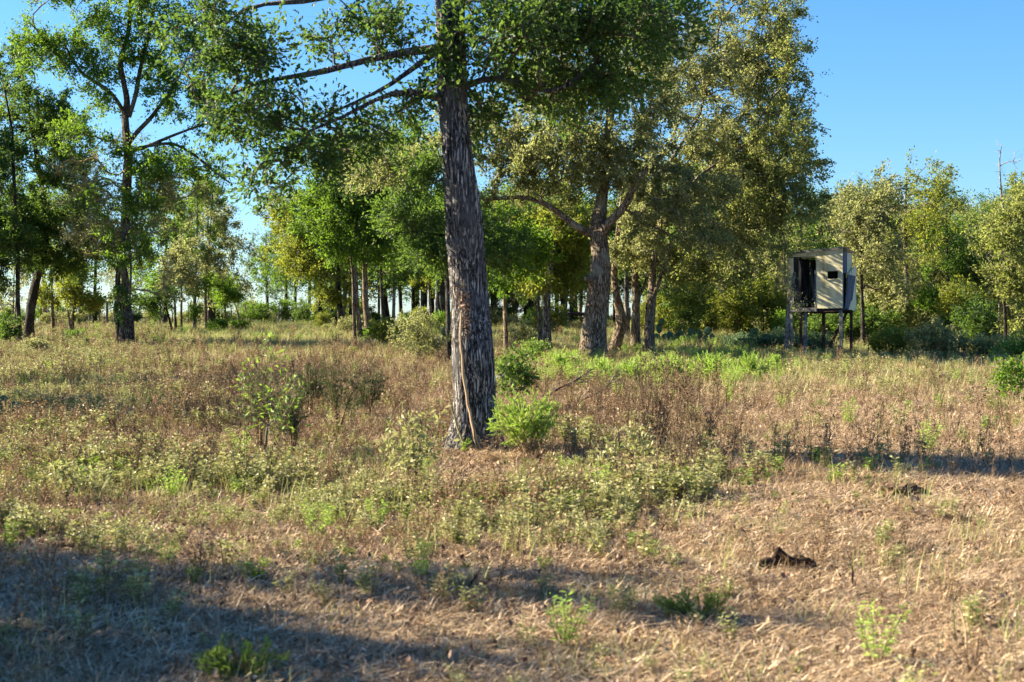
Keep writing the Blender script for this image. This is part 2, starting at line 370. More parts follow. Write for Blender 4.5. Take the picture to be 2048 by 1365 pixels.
def tree_meshes(base, trunk, limbs, blobs, seed, leaf_mat_, bark, twig, leaf=0.09, per=40, spread=0.35, r_tip=0.006,
                min_h=0.3, detailed=False, rings=12, bark_amp=0.012, bark_k=11, step=0.25, sprigs=5, upbias=0.5, expo=0.46, seg=0.4, droop=0.0, aspect=0.55):
    rs = np.random.RandomState(seed)
    tr = resample(trunk, step)
    lbs = [resample(l, 0.2) for l in limbs]
    chains, T, TD = grow(tr, lbs, blobs, rs, r_tip, min_h, seg, expo, droop=droop)
    res = {}
    mb = MB(); fine_step = max(0.03, min(step, 0.5 * float(np.max(tr[:, 3]))))
    tf = resample(trunk, fine_step if detailed or rings > 14 else step)
    tube(mb, tf[:, :3], tf[:, 3], rings, 0, bark_disp(bark_amp, bark_k, seed))
    res['trunk'] = mb.mesh('trunk', bark, base)
    res['limbs'] = []
    for l in lbs:
        b = MB(); tube(b, l[:, :3], l[:, 3], max(6, rings // 3), 0, bark_disp(bark_amp * 0.5, 6, seed + 1)); res['limbs'].append(b.mesh('limb', bark, base))
    bm_ = MB()
    for P_, r_ in chains:
        n = 3 if r_[0] < 0.012 else (4 if r_[0] < 0.03 else 6)
        tube(bm_, P_, r_, n, 0, cap=False)
    tw_dirs = []
    if len(T) and sprigs:                                   # fine twigs fanning round each branch end
        n = len(T) * sprigs; o = np.repeat(T, sprigs, 0); d = rand_unit(n, rs) + 0.9 * np.repeat(TD, sprigs, 0)
        d /= np.linalg.norm(d, axis=1, keepdims=True); o = o - np.repeat(TD, sprigs, 0) * rs.uniform(0, .4, n)[:, None] * spread
        Ls = spread * rs.uniform(0.5, 1.4, n); e = o + d * Ls[:, None]
        s = np.cross(d, rand_unit(n, rs)); s /= np.linalg.norm(s, axis=1, keepdims=True) + 1e-9; s2 = np.cross(d, s)
        w = r_tip * 0.5
        V = np.stack([o + s * w, o - s * w * .5 + s2 * w * .86, o - s * w * .5 - s2 * w * .86, e], 1).reshape(-1, 3); i = np.arange(n)[:, None] * 4
        bm_.add(V, np.concatenate([i + [0, 1, 3], i + [1, 2, 3], i + [2, 0, 3]]), 0)
        so, se = o, e
    if bm_.n: res['branches'] = bm_.mesh('branches', twig, base)
    if per and len(T):
        lm = MB(); n = len(T) * per
        k = rs.randint(0, len(so), n) if sprigs else None
        dens = rs.gamma(1.3, 1.0, len(so)); dens /= dens.sum()
        k = rs.choice(len(so), n, p=dens)
        t = rs.uniform(0.15, 1.05, n)[:, None]
        C = so[k] * (1 - t) + se[k] * t + rs.normal(size=(n, 3)) * leaf * 0.7
        dd = se[k] - so[k]; dd /= np.linalg.norm(dd, axis=1, keepdims=True) + 1e-9
        leaves(lm, C, leaf, rs, 0, aspect, upbias, detailed, dirs=dd * 0.7)
        res['crown'] = lm.mesh('crown', leaf_mat_, base)
    return res
def place_tree(name, label, cat, base, res, group=None):
    e = empty(name, base, label, cat, group)
    obj('trunk', res['trunk'], e)
    for l in res['limbs']: obj('limb', l, e)
    if 'branches' in res: obj('branches', res['branches'], e)
    if 'crown' in res: obj('crown', res['crown'], e)
    return e

def px_tree(name, label, base_px, trunk_px, blobs_px, mat, bark='bark_brown', twig='twig', d=None, limbs_px=(), group=None, cat='tree', seed=1, **kw):
    """trunk_px: (px, py, width_px) seen from the camera, blobs: (px, py, rx_px, ry_px, depth_radius_m, n, depth_offset_m)"""
    py0 = base_px[1]; d = d or dist_of(py0)
    x0 = (base_px[0] - CX) / F * d; base = np.array([x0, d, float(H(x0, d))])
    s = F / d; rs = np.random.RandomState(seed + 500)
    tr = []
    for i, q in enumerate(trunk_px):
        w = W(q[0], q[1], d); w[1] = d + (0.02 * i * rs.normal() if i else 0)
        tr.append((w[0], w[1], w[2], q[2] / s / 2))
    tr[0] = (base[0], base[1], base[2] - 0.15, tr[0][3] * 1.25)
    tr.insert(1, (base[0] * .7 + tr[1][0] * .3, base[1], base[2] + 0.12, tr[0][3] * 0.86))
    lbs = []
    for lb in limbs_px:
        lbs.append([(*W(q[0], q[1], d + (q[3] if len(q) > 3 else 0)), q[2] / s / 2) for q in lb])
    bl = [(W(b[0], b[1], d + (b[6] if len(b) > 6 else 0)), (b[2] / s, b[4], b[3] / s), b[5]) for b in blobs_px]
    res = tree_meshes(base, tr, lbs, bl, seed, M[mat], M[bark], M[twig], **kw)
    return place_tree(name, label, cat, base, res, group)

# ------------------------------------------------------------------ the big foreground oak
px_tree('oak_tree', 'tall grey barked oak with furrowed trunk standing alone in the weeds at the middle', (948, 905),
    [(948, 908, 118), (949, 888, 104), (950, 862, 86), (949, 800, 78), (943, 700, 75), (938, 600, 75), (931, 500, 75), (927, 400, 69), (915, 300, 62), (906, 200, 60), (903, 100, 60), (900, 0, 60), (893, -150, 54), (905, -330, 44), (890, -520, 30), (900, -700, 16)],
    [(1180, 60, 190, 115, 1.2, 110, 0), (1020, 60, 100, 95, 1.1, 45, -.3), (1130, 180, 150, 50, .8, 40, .3), (1300, 20, 120, 70, 1.2, 36, .5),
     (560, 235, 120, 60, .9, 19, 0), (700, 270, 115, 60, .8, 25, .2), (450, 80, 110, 110, .9, 38, -.2), (470, 220, 70, 60, .8, 18, 0), (620, 320, 80, 40, .6, 15, 0), (510, 360, 45, 30, .5, 7, 0), (540, 100, 70, 50, .7, 10, 0),
     (775, 60, 75, 60, .7, 18, .2), (820, 220, 50, 40, .6, 11, .2), (905, 120, 50, 90, .5, 14, -.35), (960, 240, 40, 60, .5, 10, .1), (660, 70, 90, 50, .8, 10, .3),
     (900, -330, 560, 260, 3.4, 150, 0), (880, -620, 330, 160, 2.4, 70, 0)],
    'leaf_main', 'bark_main', 'twig', d=16.6, seed=11, leaf=0.07, per=64, spread=0.36, r_tip=0.0058, min_h=0.5, detailed=True, rings=72,
    bark_amp=0.023, bark_k=22, sprigs=8, seg=0.22, droop=0.12,
    limbs_px=[[(882, 98, 17), (840, 98, 15), (800, 108, 14), (760, 112, 13), (715, 124, 12), (660, 142, 11), (600, 153, 9), (540, 158, 7), (480, 176, 5), (430, 205, 3)],
              [(880, 100, 12), (850, 118, 10), (815, 145, 9), (785, 170, 8), (755, 188, 6), (700, 205, 4), (640, 240, 3)],
              [(884, 198, 15, -.1), (862, 187, 13, -.2), (830, 181, 12, -.3), (795, 180, 11, -.3), (765, 186, 9, -.3), (725, 215, 6, -.3), (680, 238, 5, -.2), (620, 262, 3, -.2)],
              [(930, 172, 12), (960, 152, 11), (1010, 150, 10), (1045, 168, 10), (1085, 192, 9), (1118, 198, 9), (1140, 168, 8), (1165, 140, 6), (1220, 110, 4)],
              [(895, -60, 20), (800, -50, 16), (700, -18, 13), (620, 2, 11), (570, 8, 9), (520, 4, 7), (470, 20, 5), (440, 60, 3)],
              [(915, -20, 22), (980, -70, 18), (1080, -60, 14), (1180, -40, 11), (1290, 0, 7)]])

# ------------------------------------------------------------------ the clump right of it: four trunks under a wide greyish crown
big = dict(leaf=0.078, per=175, spread=0.5, r_tip=0.006, sprigs=7, seg=0.35, aspect=.6)
px_tree('broad_tree', 'thick brown trunk with a knob and an arching limb, front of its clump', (1188, 722),
    [(1184, 722, 58), (1187, 690, 46), (1190, 640, 44), (1196, 585, 42), (1201, 530, 37), (1199, 490, 36), (1195, 455, 34), (1205, 400, 24), (1215, 320, 20), (1220, 220, 16), (1230, 120, 12), (1240, 20, 8)],
    [(1230, 300, 190, 150, 2.6, 150, 0), (1090, 290, 150, 100, 2.0, 100, 0), (780, 330, 120, 60, 2.0, 60, 1.5), (940, 260, 90, 70, 1.6, 40, 1), (1100, 160, 120, 80, 2, 50, 0), (1250, 90, 200, 140, 2.8, 110, 0), (1010, 350, 80, 60, 1.4, 26, 0), (1370, 420, 120, 100, 2.0, 60, -.5), (1180, -90, 200, 100, 2.6, 60, 0)],
    'leaf_olive', 'bark_brown', 'twig', seed=21, rings=40, bark_amp=.02, bark_k=20, min_h=.42, **big,
    limbs_px=[[(1192, 470, 20), (1170, 465, 16), (1140, 445, 13), (1112, 420, 11), (1080, 402, 10), (1040, 393, 9), (1000, 398, 7), (965, 400, 4)],
              [(1200, 470, 20, -.2), (1222, 440, 17, -.4), (1252, 415, 14, -.6), (1265, 375, 12, -.8), (1300, 330, 8, -1)],
              [(1188, 565, 16, -.3), (1181, 560, 14, -.4), (1172, 556, 12, -.45)],
              [(1186, 705, 22, -.2), (1172, 716, 18, -.4), (1163, 728, 12, -.5)]])
px_tree('kinked_tree', 'dark kinked trunk bending left then right beside the thick brown trunk', (1222, 712),
    [(1222, 714, 24), (1232, 690, 22), (1244, 650, 21), (1240, 620, 17), (1231, 590, 15), (1228, 550, 13), (1232, 480, 9), (1246, 380, 6), (1290, 260, 6), (1320, 120, 5), (1340, 0, 3)],
    [(1400, 160, 150, 130, 2.4, 110, .6), (1400, 300, 130, 80, 2.2, 70, .3), (1330, 420, 110, 60, 1.8, 45, 0), (1350, -70, 170, 70, 2.2, 35, 0), (1265, 490, 60, 50, 1.4, 34, -.4), (1330, 520, 60, 40, 1.4, 34, -.4)],
    'leaf_olive', 'bark_brown', 'twig', seed=22, rings=28, bark_amp=.015, bark_k=14, min_h=.35, **big,
    limbs_px=[[(1246, 655, 13), (1258, 640, 10), (1262, 625, 8), (1258, 616, 6)]])
px_tree('upright_tree', 'straight trunk lit on its left side, third from the left in the clump', (1271, 713),
    [(1271, 714, 20), (1271, 660, 18), (1272, 600, 17), (1270, 560, 13), (1272, 500, 9), (1282, 430, 7), (1330, 340, 5), (1400, 230, 5), (1430, 100, 3)],
    [(1500, 130, 100, 160, 2.2, 80, .5), (1480, 330, 130, 100, 2.2, 85, 0), (1450, 470, 110, 60, 1.8, 45, -.3), (1520, -40, 90, 60, 1.8, 22, 0)],
    'leaf_olive', 'bark_brown', 'twig', seed=23, rings=28, bark_amp=.014, bark_k=12, min_h=.35, **big,
    limbs_px=[[(1273, 600, 9), (1284, 585, 7), (1293, 560, 6), (1300, 530, 4)]])
px_tree('scarred_tree', 'trunk with a pale strip of stripped bark, rightmost of the clump', (1297, 716),
    [(1296, 718, 24), (1298, 680, 21), (1300, 640, 20), (1304, 600, 18), (1306, 560, 12), (1310, 500, 9), (1325, 430, 7), (1400, 350, 5), (1490, 290, 5), (1540, 200, 3)],
    [(1570, 200, 60, 190, 1.8, 60, .5), (1560, 330, 90, 110, 2.0, 75, 0), (1540, 430, 100, 80, 1.8, 60, 0), (1560, 60, 50, 110, 1.6, 30, 0), (1420, 540, 90, 40, 1.5, 30, 0)],
    'leaf_rust', 'bark_brown', 'twig', seed=24, rings=28, bark_amp=.014, bark_k=13, min_h=.35, **big,
    limbs_px=[[(1303, 600, 10), (1318, 570, 8), (1326, 530, 6), (1340, 490, 4)]])

# ------------------------------------------------------------------ left group
lf = dict(leaf=0.10, per=110, spread=0.5, r_tip=0.007, sprigs=6, seg=0.4)
px_tree('twin_tree', 'tall open crowned tree with twisted light brown trunk rising from the pasture at left', (251, 694),
    [(252, 694, 30), (254, 660, 27), (252, 625, 25), (244, 595, 18), (252, 565, 15), (245, 520, 16), (251, 450, 14), (249, 380, 14), (257, 300, 14), (250, 240, 14), (252, 200, 12), (245, 130, 10), (255, 60, 8), (262, -20, 8), (265, -90, 4)],
    [(120, 100, 75, 60, 1.6, 42, 0), (200, 60, 60, 70, 1.5, 30, 0), (300, 40, 85, 75, 1.8, 55, 0), (390, 90, 80, 90, 1.8, 55, 0), (60, 70, 40, 40, 1.2, 14, 0), (340, 190, 60, 45, 1.5, 28, 0), (430, 240, 60, 60, 1.4, 26, 0), (250, -60, 190, 60, 2.5, 60, 0), (200, 200, 40, 30, 1.2, 9, 0), (400, 330, 55, 35, 1.2, 20, 0), (110, -10, 60, 30, 1.5, 14, 0), (165, 270, 60, 50, 1.4, 22, 0), (300, 340, 70, 40, 1.4, 26, 0), (250, 120, 50, 50, 1, 14, 0), (180, 150, 60, 40, 1.2, 18, 0), (300, 130, 50, 40, 1.2, 16, 0), (250, 400, 70, 70, 1.2, 18, -.3), (245, 500, 60, 40, 1, 12, -.3), (255, 300, 50, 40, 1, 8, -.3), (245, 600, 14, 40, .3, 6, -.2)],
    'leaf_green', 'bark_mid', 'twig', seed=31, rings=30, bark_amp=.015, bark_k=12, min_h=.3, **lf,
    limbs_px=[[(252, 235, 9), (238, 205, 8), (215, 178, 8), (190, 165, 7), (165, 150, 6), (145, 120, 5), (130, 90, 4)],
              [(256, 290, 10), (275, 262, 9), (300, 240, 8), (325, 205, 7), (345, 180, 6), (360, 150, 4)],
              [(258, 235, 9), (272, 190, 9), (282, 130, 8), (300, 60, 7), (310, 0, 5)],
              [(258, 305, 8), (290, 295, 7), (330, 278, 6), (370, 262, 5), (410, 248, 4)],
              [(258, 300, 7), (300, 292, 6), (345, 285, 6), (390, 310, 5), (430, 345, 4), (465, 370, 3)]])
px_tree('dark_trunk_tree', 'straight dark trunk growing right behind the twisted light brown trunk', (238, 690),
    [(239, 692, 14), (237, 650, 12), (235, 600, 11), (237, 540, 8), (243, 470, 6), (248, 400, 5), (250, 330, 4)],
    [(170, 400, 70, 60, 1.6, 44, .5), (300, 410, 60, 70, 1.6, 44, .6), (230, 480, 100, 50, 1.6, 50, .5), (330, 340, 50, 40, 1.5, 20, .5)],
    'leaf_dark', 'bark_dark', 'twig', d=53.5, seed=32, rings=16, bark_amp=.012, bark_k=9, min_h=.35, **lf)
px_tree('lichen_snag', 'half dead leafless tree with yellow lichen on its crooked boughs at left', (262, 684),
    [(262, 684, 5), (258, 620, 4.5), (262, 540, 4.5), (256, 470, 4), (258, 400, 4), (252, 340, 3.5), (250, 280, 3), (244, 230, 2)],
    [(180, 350, 85, 60, 1.0, 44, 0), (250, 420, 130, 60, 1.2, 70, 0), (340, 370, 90, 40, 1.0, 34, 0), (230, 470, 130, 45, 1.0, 54, 0), (150, 470, 60, 30, .8, 12, 0), (330, 560, 55, 45, .9, 14, 0), (240, 290, 50, 40, .8, 12, 0)],
    'leaf_olive', 'bark_brown', 'twig_lichen', d=51.0, seed=33, rings=12, min_h=.2, leaf=.07, per=26, spread=.6, r_tip=.013, sprigs=10, seg=.22, expo=.4)
px_tree('leaning_dark_tree', 'dark thick trunk leaning right under the dense crown at the far left', (57, 686),
    [(55, 686, 20), (58, 650, 17), (62, 610, 17), (70, 570, 17), (80, 535, 16), (90, 490, 13), (95, 420, 11), (80, 330, 9), (60, 230, 7), (40, 150, 4)],
    [(60, 230, 70, 80, 1.9, 55, 0), (120, 250, 60, 60, 1.8, 38, 0), (130, 340, 60, 60, 1.8, 50, 0), (100, 440, 90, 60, 2, 85, 0), (120, 520, 70, 35, 1.8, 45, 0), (25, 130, 45, 60, 1.8, 22, 0)],
    'leaf_dark', 'bark_dark', 'twig', seed=34, rings=20, bark_amp=.012, bark_k=10, min_h=.35, **{**lf, 'per': 170})
px_tree('straight_dark_tree', 'slim straight dark trunk just left of the leaning dark one', (39, 690),
    [(41, 690, 13), (38, 650, 10), (36, 600, 9), (35, 550, 9), (36, 480, 8), (30, 380, 7), (20, 260, 5), (10, 180, 3)],
    [(0, 330, 70, 90, 2, 65, 0), (10, 470, 75, 70, 2, 80, 0), (-60, 220, 80, 90, 2, 50, 0), (-70, 430, 80, 90, 2, 50, 0), (-10, 560, 50, 25, 1.4, 22, 0)],
    'leaf_dark', 'bark_dark', 'twig', seed=35, rings=16, bark_amp=.01, bark_k=8, min_h=.35, **{**lf, 'per': 170})
md = dict(leaf=0.10, per=110, spread=0.42, r_tip=0.006, sprigs=6, rings=12, min_h=.35)
px_tree('slim_tree', 'slim brown trunk under yellowing leaves between the dark trunks and the forked sapling', (107, 673),
    [(108, 675, 9), (106, 650, 6.5), (104, 610, 6), (103, 560, 5), (100, 480, 4), (105, 420, 3)],
    [(95, 590, 30, 25, 1.3, 18, 0), (110, 520, 55, 45, 1.6, 36, 0), (120, 430, 60, 60, 1.8, 30, 1)], 'leaf_yellow', seed=41, **md)
px_tree('forked_sapling', 'low forked sapling with a round yellow green crown left of the twisted trunk', (144, 674),
    [(145, 674, 7), (145, 650, 6), (147, 620, 5.5), (150, 590, 4), (152, 565, 3)],
    [(150, 590, 45, 28, 1.2, 42, 0), (185, 610, 30, 14, .9, 14, 0), (150, 555, 35, 22, 1.1, 22, 0)], 'leaf_yellow', seed=42, cat='sapling', **{**md, 'min_h': .45},
    limbs_px=[[(143, 672, 5), (139, 650, 4.5), (137, 625, 4), (132, 600, 3)]])
px_tree('slender_tree', 'slender mossy stem with thin grey olive crown right of the twisted trunk', (363, 674),
    [(363, 675, 4.5), (363, 640, 4), (363, 600, 4), (362, 550, 3.5), (365, 500, 3)],
    [(365, 555, 42, 35, 1.1, 38, 0), (360, 510, 35, 30, 1, 20, 0)], 'leaf_olive', seed=43, **md)
px_tree('grey_trunk_tree', 'grey trunk wrapped in leaves in the thin stand left of the sky gap', (390, 664),
    [(389, 666, 8), (389, 630, 7), (390, 590, 6), (392, 530, 5), (395, 450, 4), (395, 380, 3)],
    [(390, 570, 35, 25, 1.2, 26, 0), (385, 480, 55, 50, 1.7, 46, 0), (390, 390, 50, 50, 1.7, 36, 0), (389, 630, 9, 28, .3, 9, -.2)], 'leaf_green', 'bark_pale', seed=44, **md)
px_tree('red_trunk_tree', 'reddish thin trunk with grey green crown rising beside the sky gap', (412, 663),
    [(413, 665, 6), (412, 630, 5.5), (411, 590, 5), (414, 530, 4), (420, 460, 3.5), (425, 390, 3)],
    [(430, 520, 45, 45, 1.6, 50, 0), (435, 440, 40, 50, 1.5, 42, 0), (420, 375, 30, 25, 1.2, 14, 0)], 'leaf_olive', seed=45, **md)
px_tree('edge_sapling', 'small tree with rounded low crown at the left edge of the sky gap', (449, 661),
    [(449, 662, 4), (449, 630, 3), (450, 600, 3), (452, 570, 2.5)],
    [(455, 590, 32, 24, 1.2, 44, 0), (440, 565, 30, 20, 1.1, 22, 0)], 'leaf_green', seed=46, **md)
px_tree('bent_sapling', 'dark bent sapling leaning left among dark leaves in the left pasture', (347, 672),
    [(348, 674, 5), (343, 655, 4), (336, 630, 3.5), (330, 605, 3)],
    [(305, 605, 42, 16, 1.1, 30, 0), (330, 590, 30, 14, 1, 16, 0)], 'leaf_dark', 'bark_dark', seed=47, cat='sapling', **{**md, 'min_h': .5})
px_tree('stub_tree', 'dark trunk with low leaves beside the bent sapling', (352, 668),
    [(353, 668, 6), (351, 640, 5), (350, 610, 4), (348, 585, 3)], [(320, 570, 40, 20, 1.2, 24, .5)], 'leaf_green', 'bark_dark', seed=48, **md)

# ------------------------------------------------------------------ middle stand, from the sky gap to the big oak
mt = dict(leaf=0.11, per=105, spread=0.5, r_tip=0.007, sprigs=6, rings=14, min_h=.35, bark_k=9)
px_tree('gap_edge_tree', 'dark trunk under bright yellow green leaves right of the sky gap', (684, 668),
    [(686, 668, 15), (681, 640, 12), (678, 600, 11), (676, 560, 9), (672, 500, 8), (665, 430, 6), (660, 370, 4)],
    [(640, 520, 80, 50, 2.2, 85, 0), (590, 500, 60, 60, 2.0, 55, 0), (610, 430, 70, 50, 2.2, 60, 0), (560, 420, 40, 40, 1.6, 24, 0), (670, 590, 50, 22, 1.5, 26, 0)],
    'leaf_yellow', 'bark_dark', seed=51, **mt)
px_tree('paired_tree', 'left stem of the pair of slim brown trunks', (710, 684),
    [(711, 685, 8), (709, 650, 6.5), (707, 610, 6), (706, 560, 5), (700, 500, 4)],
    [(640, 440, 60, 50, 1.8, 40, 0), (690, 500, 50, 30, 1.5, 30, 0)], 'leaf_green', seed=52, **mt)
px_tree('paired_tree', 'right, leaning stem of the pair of slim brown trunks', (722, 684),
    [(724, 685, 11), (719, 650, 9), (714, 610, 8), (711, 560, 8), (708, 510, 7), (715, 430, 6), (720, 340, 5), (700, 260, 3)],
    [(700, 400, 90, 60, 2.2, 90, 0), (640, 380, 60, 50, 1.8, 40, 0), (720, 310, 90, 50, 2.2, 60, 0), (600, 300, 50, 40, 1.6, 22, 0)], 'leaf_green', seed=53, **mt)
px_tree('mossy_trunk_tree', 'sturdier trunk with leafy base right of the slim pair', (738, 683),
    [(741, 684, 17), (736, 650, 14), (731, 610, 13), (729, 560, 11), (730, 510, 10), (745, 430, 8), (760, 350, 6), (770, 280, 4)],
    [(790, 380, 90, 60, 2.2, 90, 0), (760, 480, 80, 40, 2, 60, 0), (820, 300, 80, 60, 2.2, 60, 0), (742, 670, 14, 14, .5, 8, -.3)], 'leaf_green', 'bark_brown', seed=54, **mt)
px_tree('fork_tree', 'slim leaning dark trunk against the bright sky patch in the middle stand', (770, 672),
    [(772, 672, 8), (767, 640, 7), (764, 600, 7), (762, 560, 6), (764, 500, 5), (770, 440, 4)],
    [(790, 520, 70, 40, 1.8, 60, 0), (830, 460, 60, 50, 1.8, 50, 0)], 'leaf_dark', 'bark_dark', seed=55, **mt)
stand = [('bark_dark', (758, 655), 5, 560, 'thin trunk seen against the bright sky behind the mossy trunk'),
         ('bark_pale', (786, 668), 7, 570, 'pale slim trunk right of the bright sky patch'),
         ('bark_dark', (776, 655), 9, 600, 'dark short trunk under low leaves right of the leaning one'),
         ('bark_dark', (832, 652), 12, 560, 'blackish trunk in the shade midway to the big oak'),
         ('bark_brown', (848, 655), 11, 570, 'brown trunk right of the blackish one'),
         ('bark_pale', (862, 660), 6, 580, 'thin pale trunk between the brown trunk and the curved one'),
         ('bark_pale', (873, 662), 8, 570, 'pale trunk close left of the curved dark one'),
         ('bark_dark', (658, 650), 2.5, 625, 'thin leaning stem at the far end of the meadow'),
         ('bark_dark', (956, 650), 6, 600, 'dark trunk just visible right of the big oak')]
for i, (bk, b, w, top, lab) in enumerate(stand):
    rs = np.random.RandomState(900 + i); lean = rs.uniform(-8, 8)
    px_tree('stand_tree', lab, b, [(b[0], b[1], w * 1.2), (b[0] + lean * .2, b[1] - 30, w), (b[0] + lean * .6, top, w * .8), (b[0] + lean, top - 60, w * .55)],
            [(b[0] + lean + rs.uniform(-20, 20), top - 35, 42, 38, 1.7, 36 if w > 3 else 8, 0)], ['leaf_green', 'leaf_dark', 'leaf_yellow'][i % 3], bk, seed=60 + i, **mt)
px_tree('curved_tree', 'dark trunk curving like a bow just left of the big oak', (902, 662),
    [(902, 664, 17), (893, 640, 16), (884, 615, 15), (881, 595, 14), (888, 565, 11), (895, 520, 9), (890, 450, 6)],
    [(860, 480, 70, 50, 2, 70, 0), (900, 420, 60, 50, 2, 50, 0)], 'leaf_green', 'bark_dark', seed=71, **mt)
px_tree('shadowed_tree', 'slim dark trunk half hidden behind the left edge of the big oak', (899, 722),
    [(899, 724, 12), (897, 680, 9), (896, 620, 9), (894, 560, 9), (896, 480, 9), (900, 400, 8), (905, 320, 6), (910, 250, 4)],
    [(820, 440, 75, 40, 1.2, 60, 0), (870, 500, 50, 30, 1, 34, 0), (980, 500, 50, 50, 1.2, 44, 0), (860, 350, 70, 40, 1.2, 34, 0)], 'leaf_dark', 'bark_dark', seed=72, **{**mt, 'leaf': .09},
    limbs_px=[[(896, 472, 8), (870, 470, 7), (840, 465, 6), (810, 462, 4), (780, 470, 3)]])
# right of the big oak
px_tree('sunlit_slim_tree', 'slim reddish trunk standing alone just right of the big oak', (1013, 714),
    [(1013, 716, 12), (1012, 680, 10), (1011, 640, 9), (1009, 600, 8), (1006, 560, 7), (1010, 500, 6), (1020, 440, 4)],
    [(1040, 500, 60, 50, 1.6, 60, 0), (1000, 560, 30, 20, 1, 12, 0)], 'leaf_green', seed=73, **mt)
px_tree('yellow_crown_tree', 'thin front stem of the touching trunks under the yellow green crown', (1081, 702),
    [(1082, 704, 9), (1080, 670, 7.5), (1077, 630, 7), (1076, 590, 6), (1080, 520, 6), (1090, 450, 4)],
    [(1110, 500, 70, 55, 2, 100, 0), (1060, 470, 50, 45, 1.8, 50, 0), (1130, 560, 40, 22, 1.3, 28, 0)], 'leaf_yellow', seed=74, **mt)
px_tree('blue_grey_tree', 'thick blue grey trunk touching the thin stem between big oak and clump', (1094, 706),
    [(1095, 708, 20), (1093, 670, 17), (1092, 630, 16), (1093, 595, 15), (1100, 540, 10), (1110, 460, 6)],
    [(1120, 450, 70, 50, 2, 70, .5), (1070, 560, 40, 20, 1.4, 20, .3)], 'leaf_yellow', 'bark_main', seed=75, **mt)
bt = [((985, 655), 5, 'leaf_green'), ((1030, 657), 5, 'leaf_yellow'), ((1058, 658), 6, 'leaf_green'), ((1072, 660), 7, 'leaf_dark'), ((1125, 655), 5, 'leaf_green'),
      ((1143, 660), 4, 'leaf_green'), ((1160, 650), 4, 'leaf_yellow')]

# ------------------------------------------------------------------ right side named trees
rt = dict(leaf=0.10, per=85, spread=0.45, r_tip=0.007, sprigs=6, rings=14, min_h=.3, bark_k=9)
px_tree('blue_trunk_tree', 'blue grey shaded trunk behind the clump, between straight and kinked trunks', (1254, 680),
    [(1255, 682, 13), (1254, 640, 11), (1253, 600, 10), (1252, 540, 8), (1255, 470, 6)], [(1250, 520, 60, 40, 2, 50, 0)], 'leaf_dark', 'bark_main', seed=81, **rt)
px_tree('grey_bole_tree', 'stout pale grey trunk behind the cactus patch', (1405, 674),
    [(1407, 678, 28), (1406, 650, 24), (1403, 620, 22), (1399, 595, 19), (1400, 560, 13), (1405, 500, 10), (1410, 420, 8)],
    [(1400, 520, 80, 50, 2.2, 80, .5), (1440, 440, 80, 60, 2.4, 70, .8)], 'leaf_green', 'bark_pale', seed=82, **rt)
px_tree('vine_trunk_tree', 'thin stem close right of the stout grey trunk', (1420, 672), [(1420, 674, 8), (1419, 630, 6), (1420, 580, 5), (1424, 520, 4)], [(1440, 540, 40, 30, 1.6, 30, 0)], 'leaf_dark', 'bark_dark', seed=83, **rt)
px_tree('crossed_tree', 'reddish sunlit stem crossing in front of dark leaves', (1472, 668), [(1473, 670, 10), (1467, 645, 8), (1462, 620, 7), (1466, 580, 6), (1470, 520, 4)], [(1480, 580, 45, 40, 1.6, 50, 0)], 'leaf_yellow', 'bark_brown', seed=84, **rt)
px_tree('black_trunk_tree', 'stout black trunk left of the hunting blind', (1512, 668), [(1514, 670, 21), (1512, 640, 18), (1509, 600, 17), (1508, 560, 14), (1508, 500, 10), (1512, 420, 7)],
    [(1500, 540, 60, 40, 2, 60, 0), (1540, 470, 70, 50, 2.2, 70, 0)], 'leaf_dark', 'bark_dark', seed=85, **rt)
px_tree('white_snag', 'whitish leaning forked trunk against the left corner of the hunting blind', (1572, 682),
    [(1573, 684, 9), (1574, 660, 8), (1573, 630, 8), (1577, 605, 8), (1584, 575, 7), (1588, 545, 5)],
    [(1598, 592, 26, 22, .6, 5, -.9), (1610, 615, 35, 10, .5, 3, -1), (1572, 560, 28, 30, .7, 14, -.5)], 'leaf_olive', 'bark_pale', 'twig_grey', seed=86, d=41.0, **{**rt, 'per': 22, 'leaf': .07, 'spread': .3},
    limbs_px=[[(1576, 628, 5), (1581, 650, 5), (1582, 684, 5)]])
px_tree('behind_blind_tree', 'dark trunk standing free just right of the hunting blind legs', (1727, 696), [(1727, 698, 11), (1726, 660, 9), (1725, 620, 8), (1724, 570, 7), (1722, 500, 6), (1715, 420, 4)],
    [(1740, 500, 60, 60, 2, 95, .5), (1700, 430, 60, 50, 2, 66, .5), (1755, 400, 50, 50, 1.8, 50, .5), (1770, 580, 40, 40, 1.5, 44, .5)], 'leaf_olive', 'bark_dark', seed=87, **rt)
px_tree('pale_stem_tree', 'pale stemmed bushy tree midway between the blind and the right border', (1868, 674), [(1870, 676, 11), (1868, 650, 9), (1866, 610, 7), (1868, 570, 5), (1870, 500, 4)],
    [(1870, 530, 75, 60, 2.2, 120, 0), (1850, 460, 55, 40, 1.8, 50, 0), (1900, 590, 45, 30, 1.6, 40, 0)], 'leaf_olive', 'bark_pale', seed=88, **rt)
px_tree('short_tree', 'short tree with a dark foot in front of the right wood', (1923, 686), [(1923, 688, 7), (1921, 660, 6), (1920, 630, 5), (1922, 590, 4)],
    [(1925, 600, 45, 38, 1.4, 70, 0)], 'leaf_yellow', 'bark_dark', seed=89, **rt)
px_tree('wavy_tree', 'wavy stemmed tree second from the right border', (1964, 672), [(1965, 674, 9), (1964, 640, 7), (1968, 600, 6), (1970, 550, 5), (1975, 480, 4)],
    [(1975, 520, 55, 60, 1.9, 100, 0), (1960, 440, 50, 40, 1.8, 50, 0)], 'leaf_rust', 'bark_dark', seed=90, **rt)
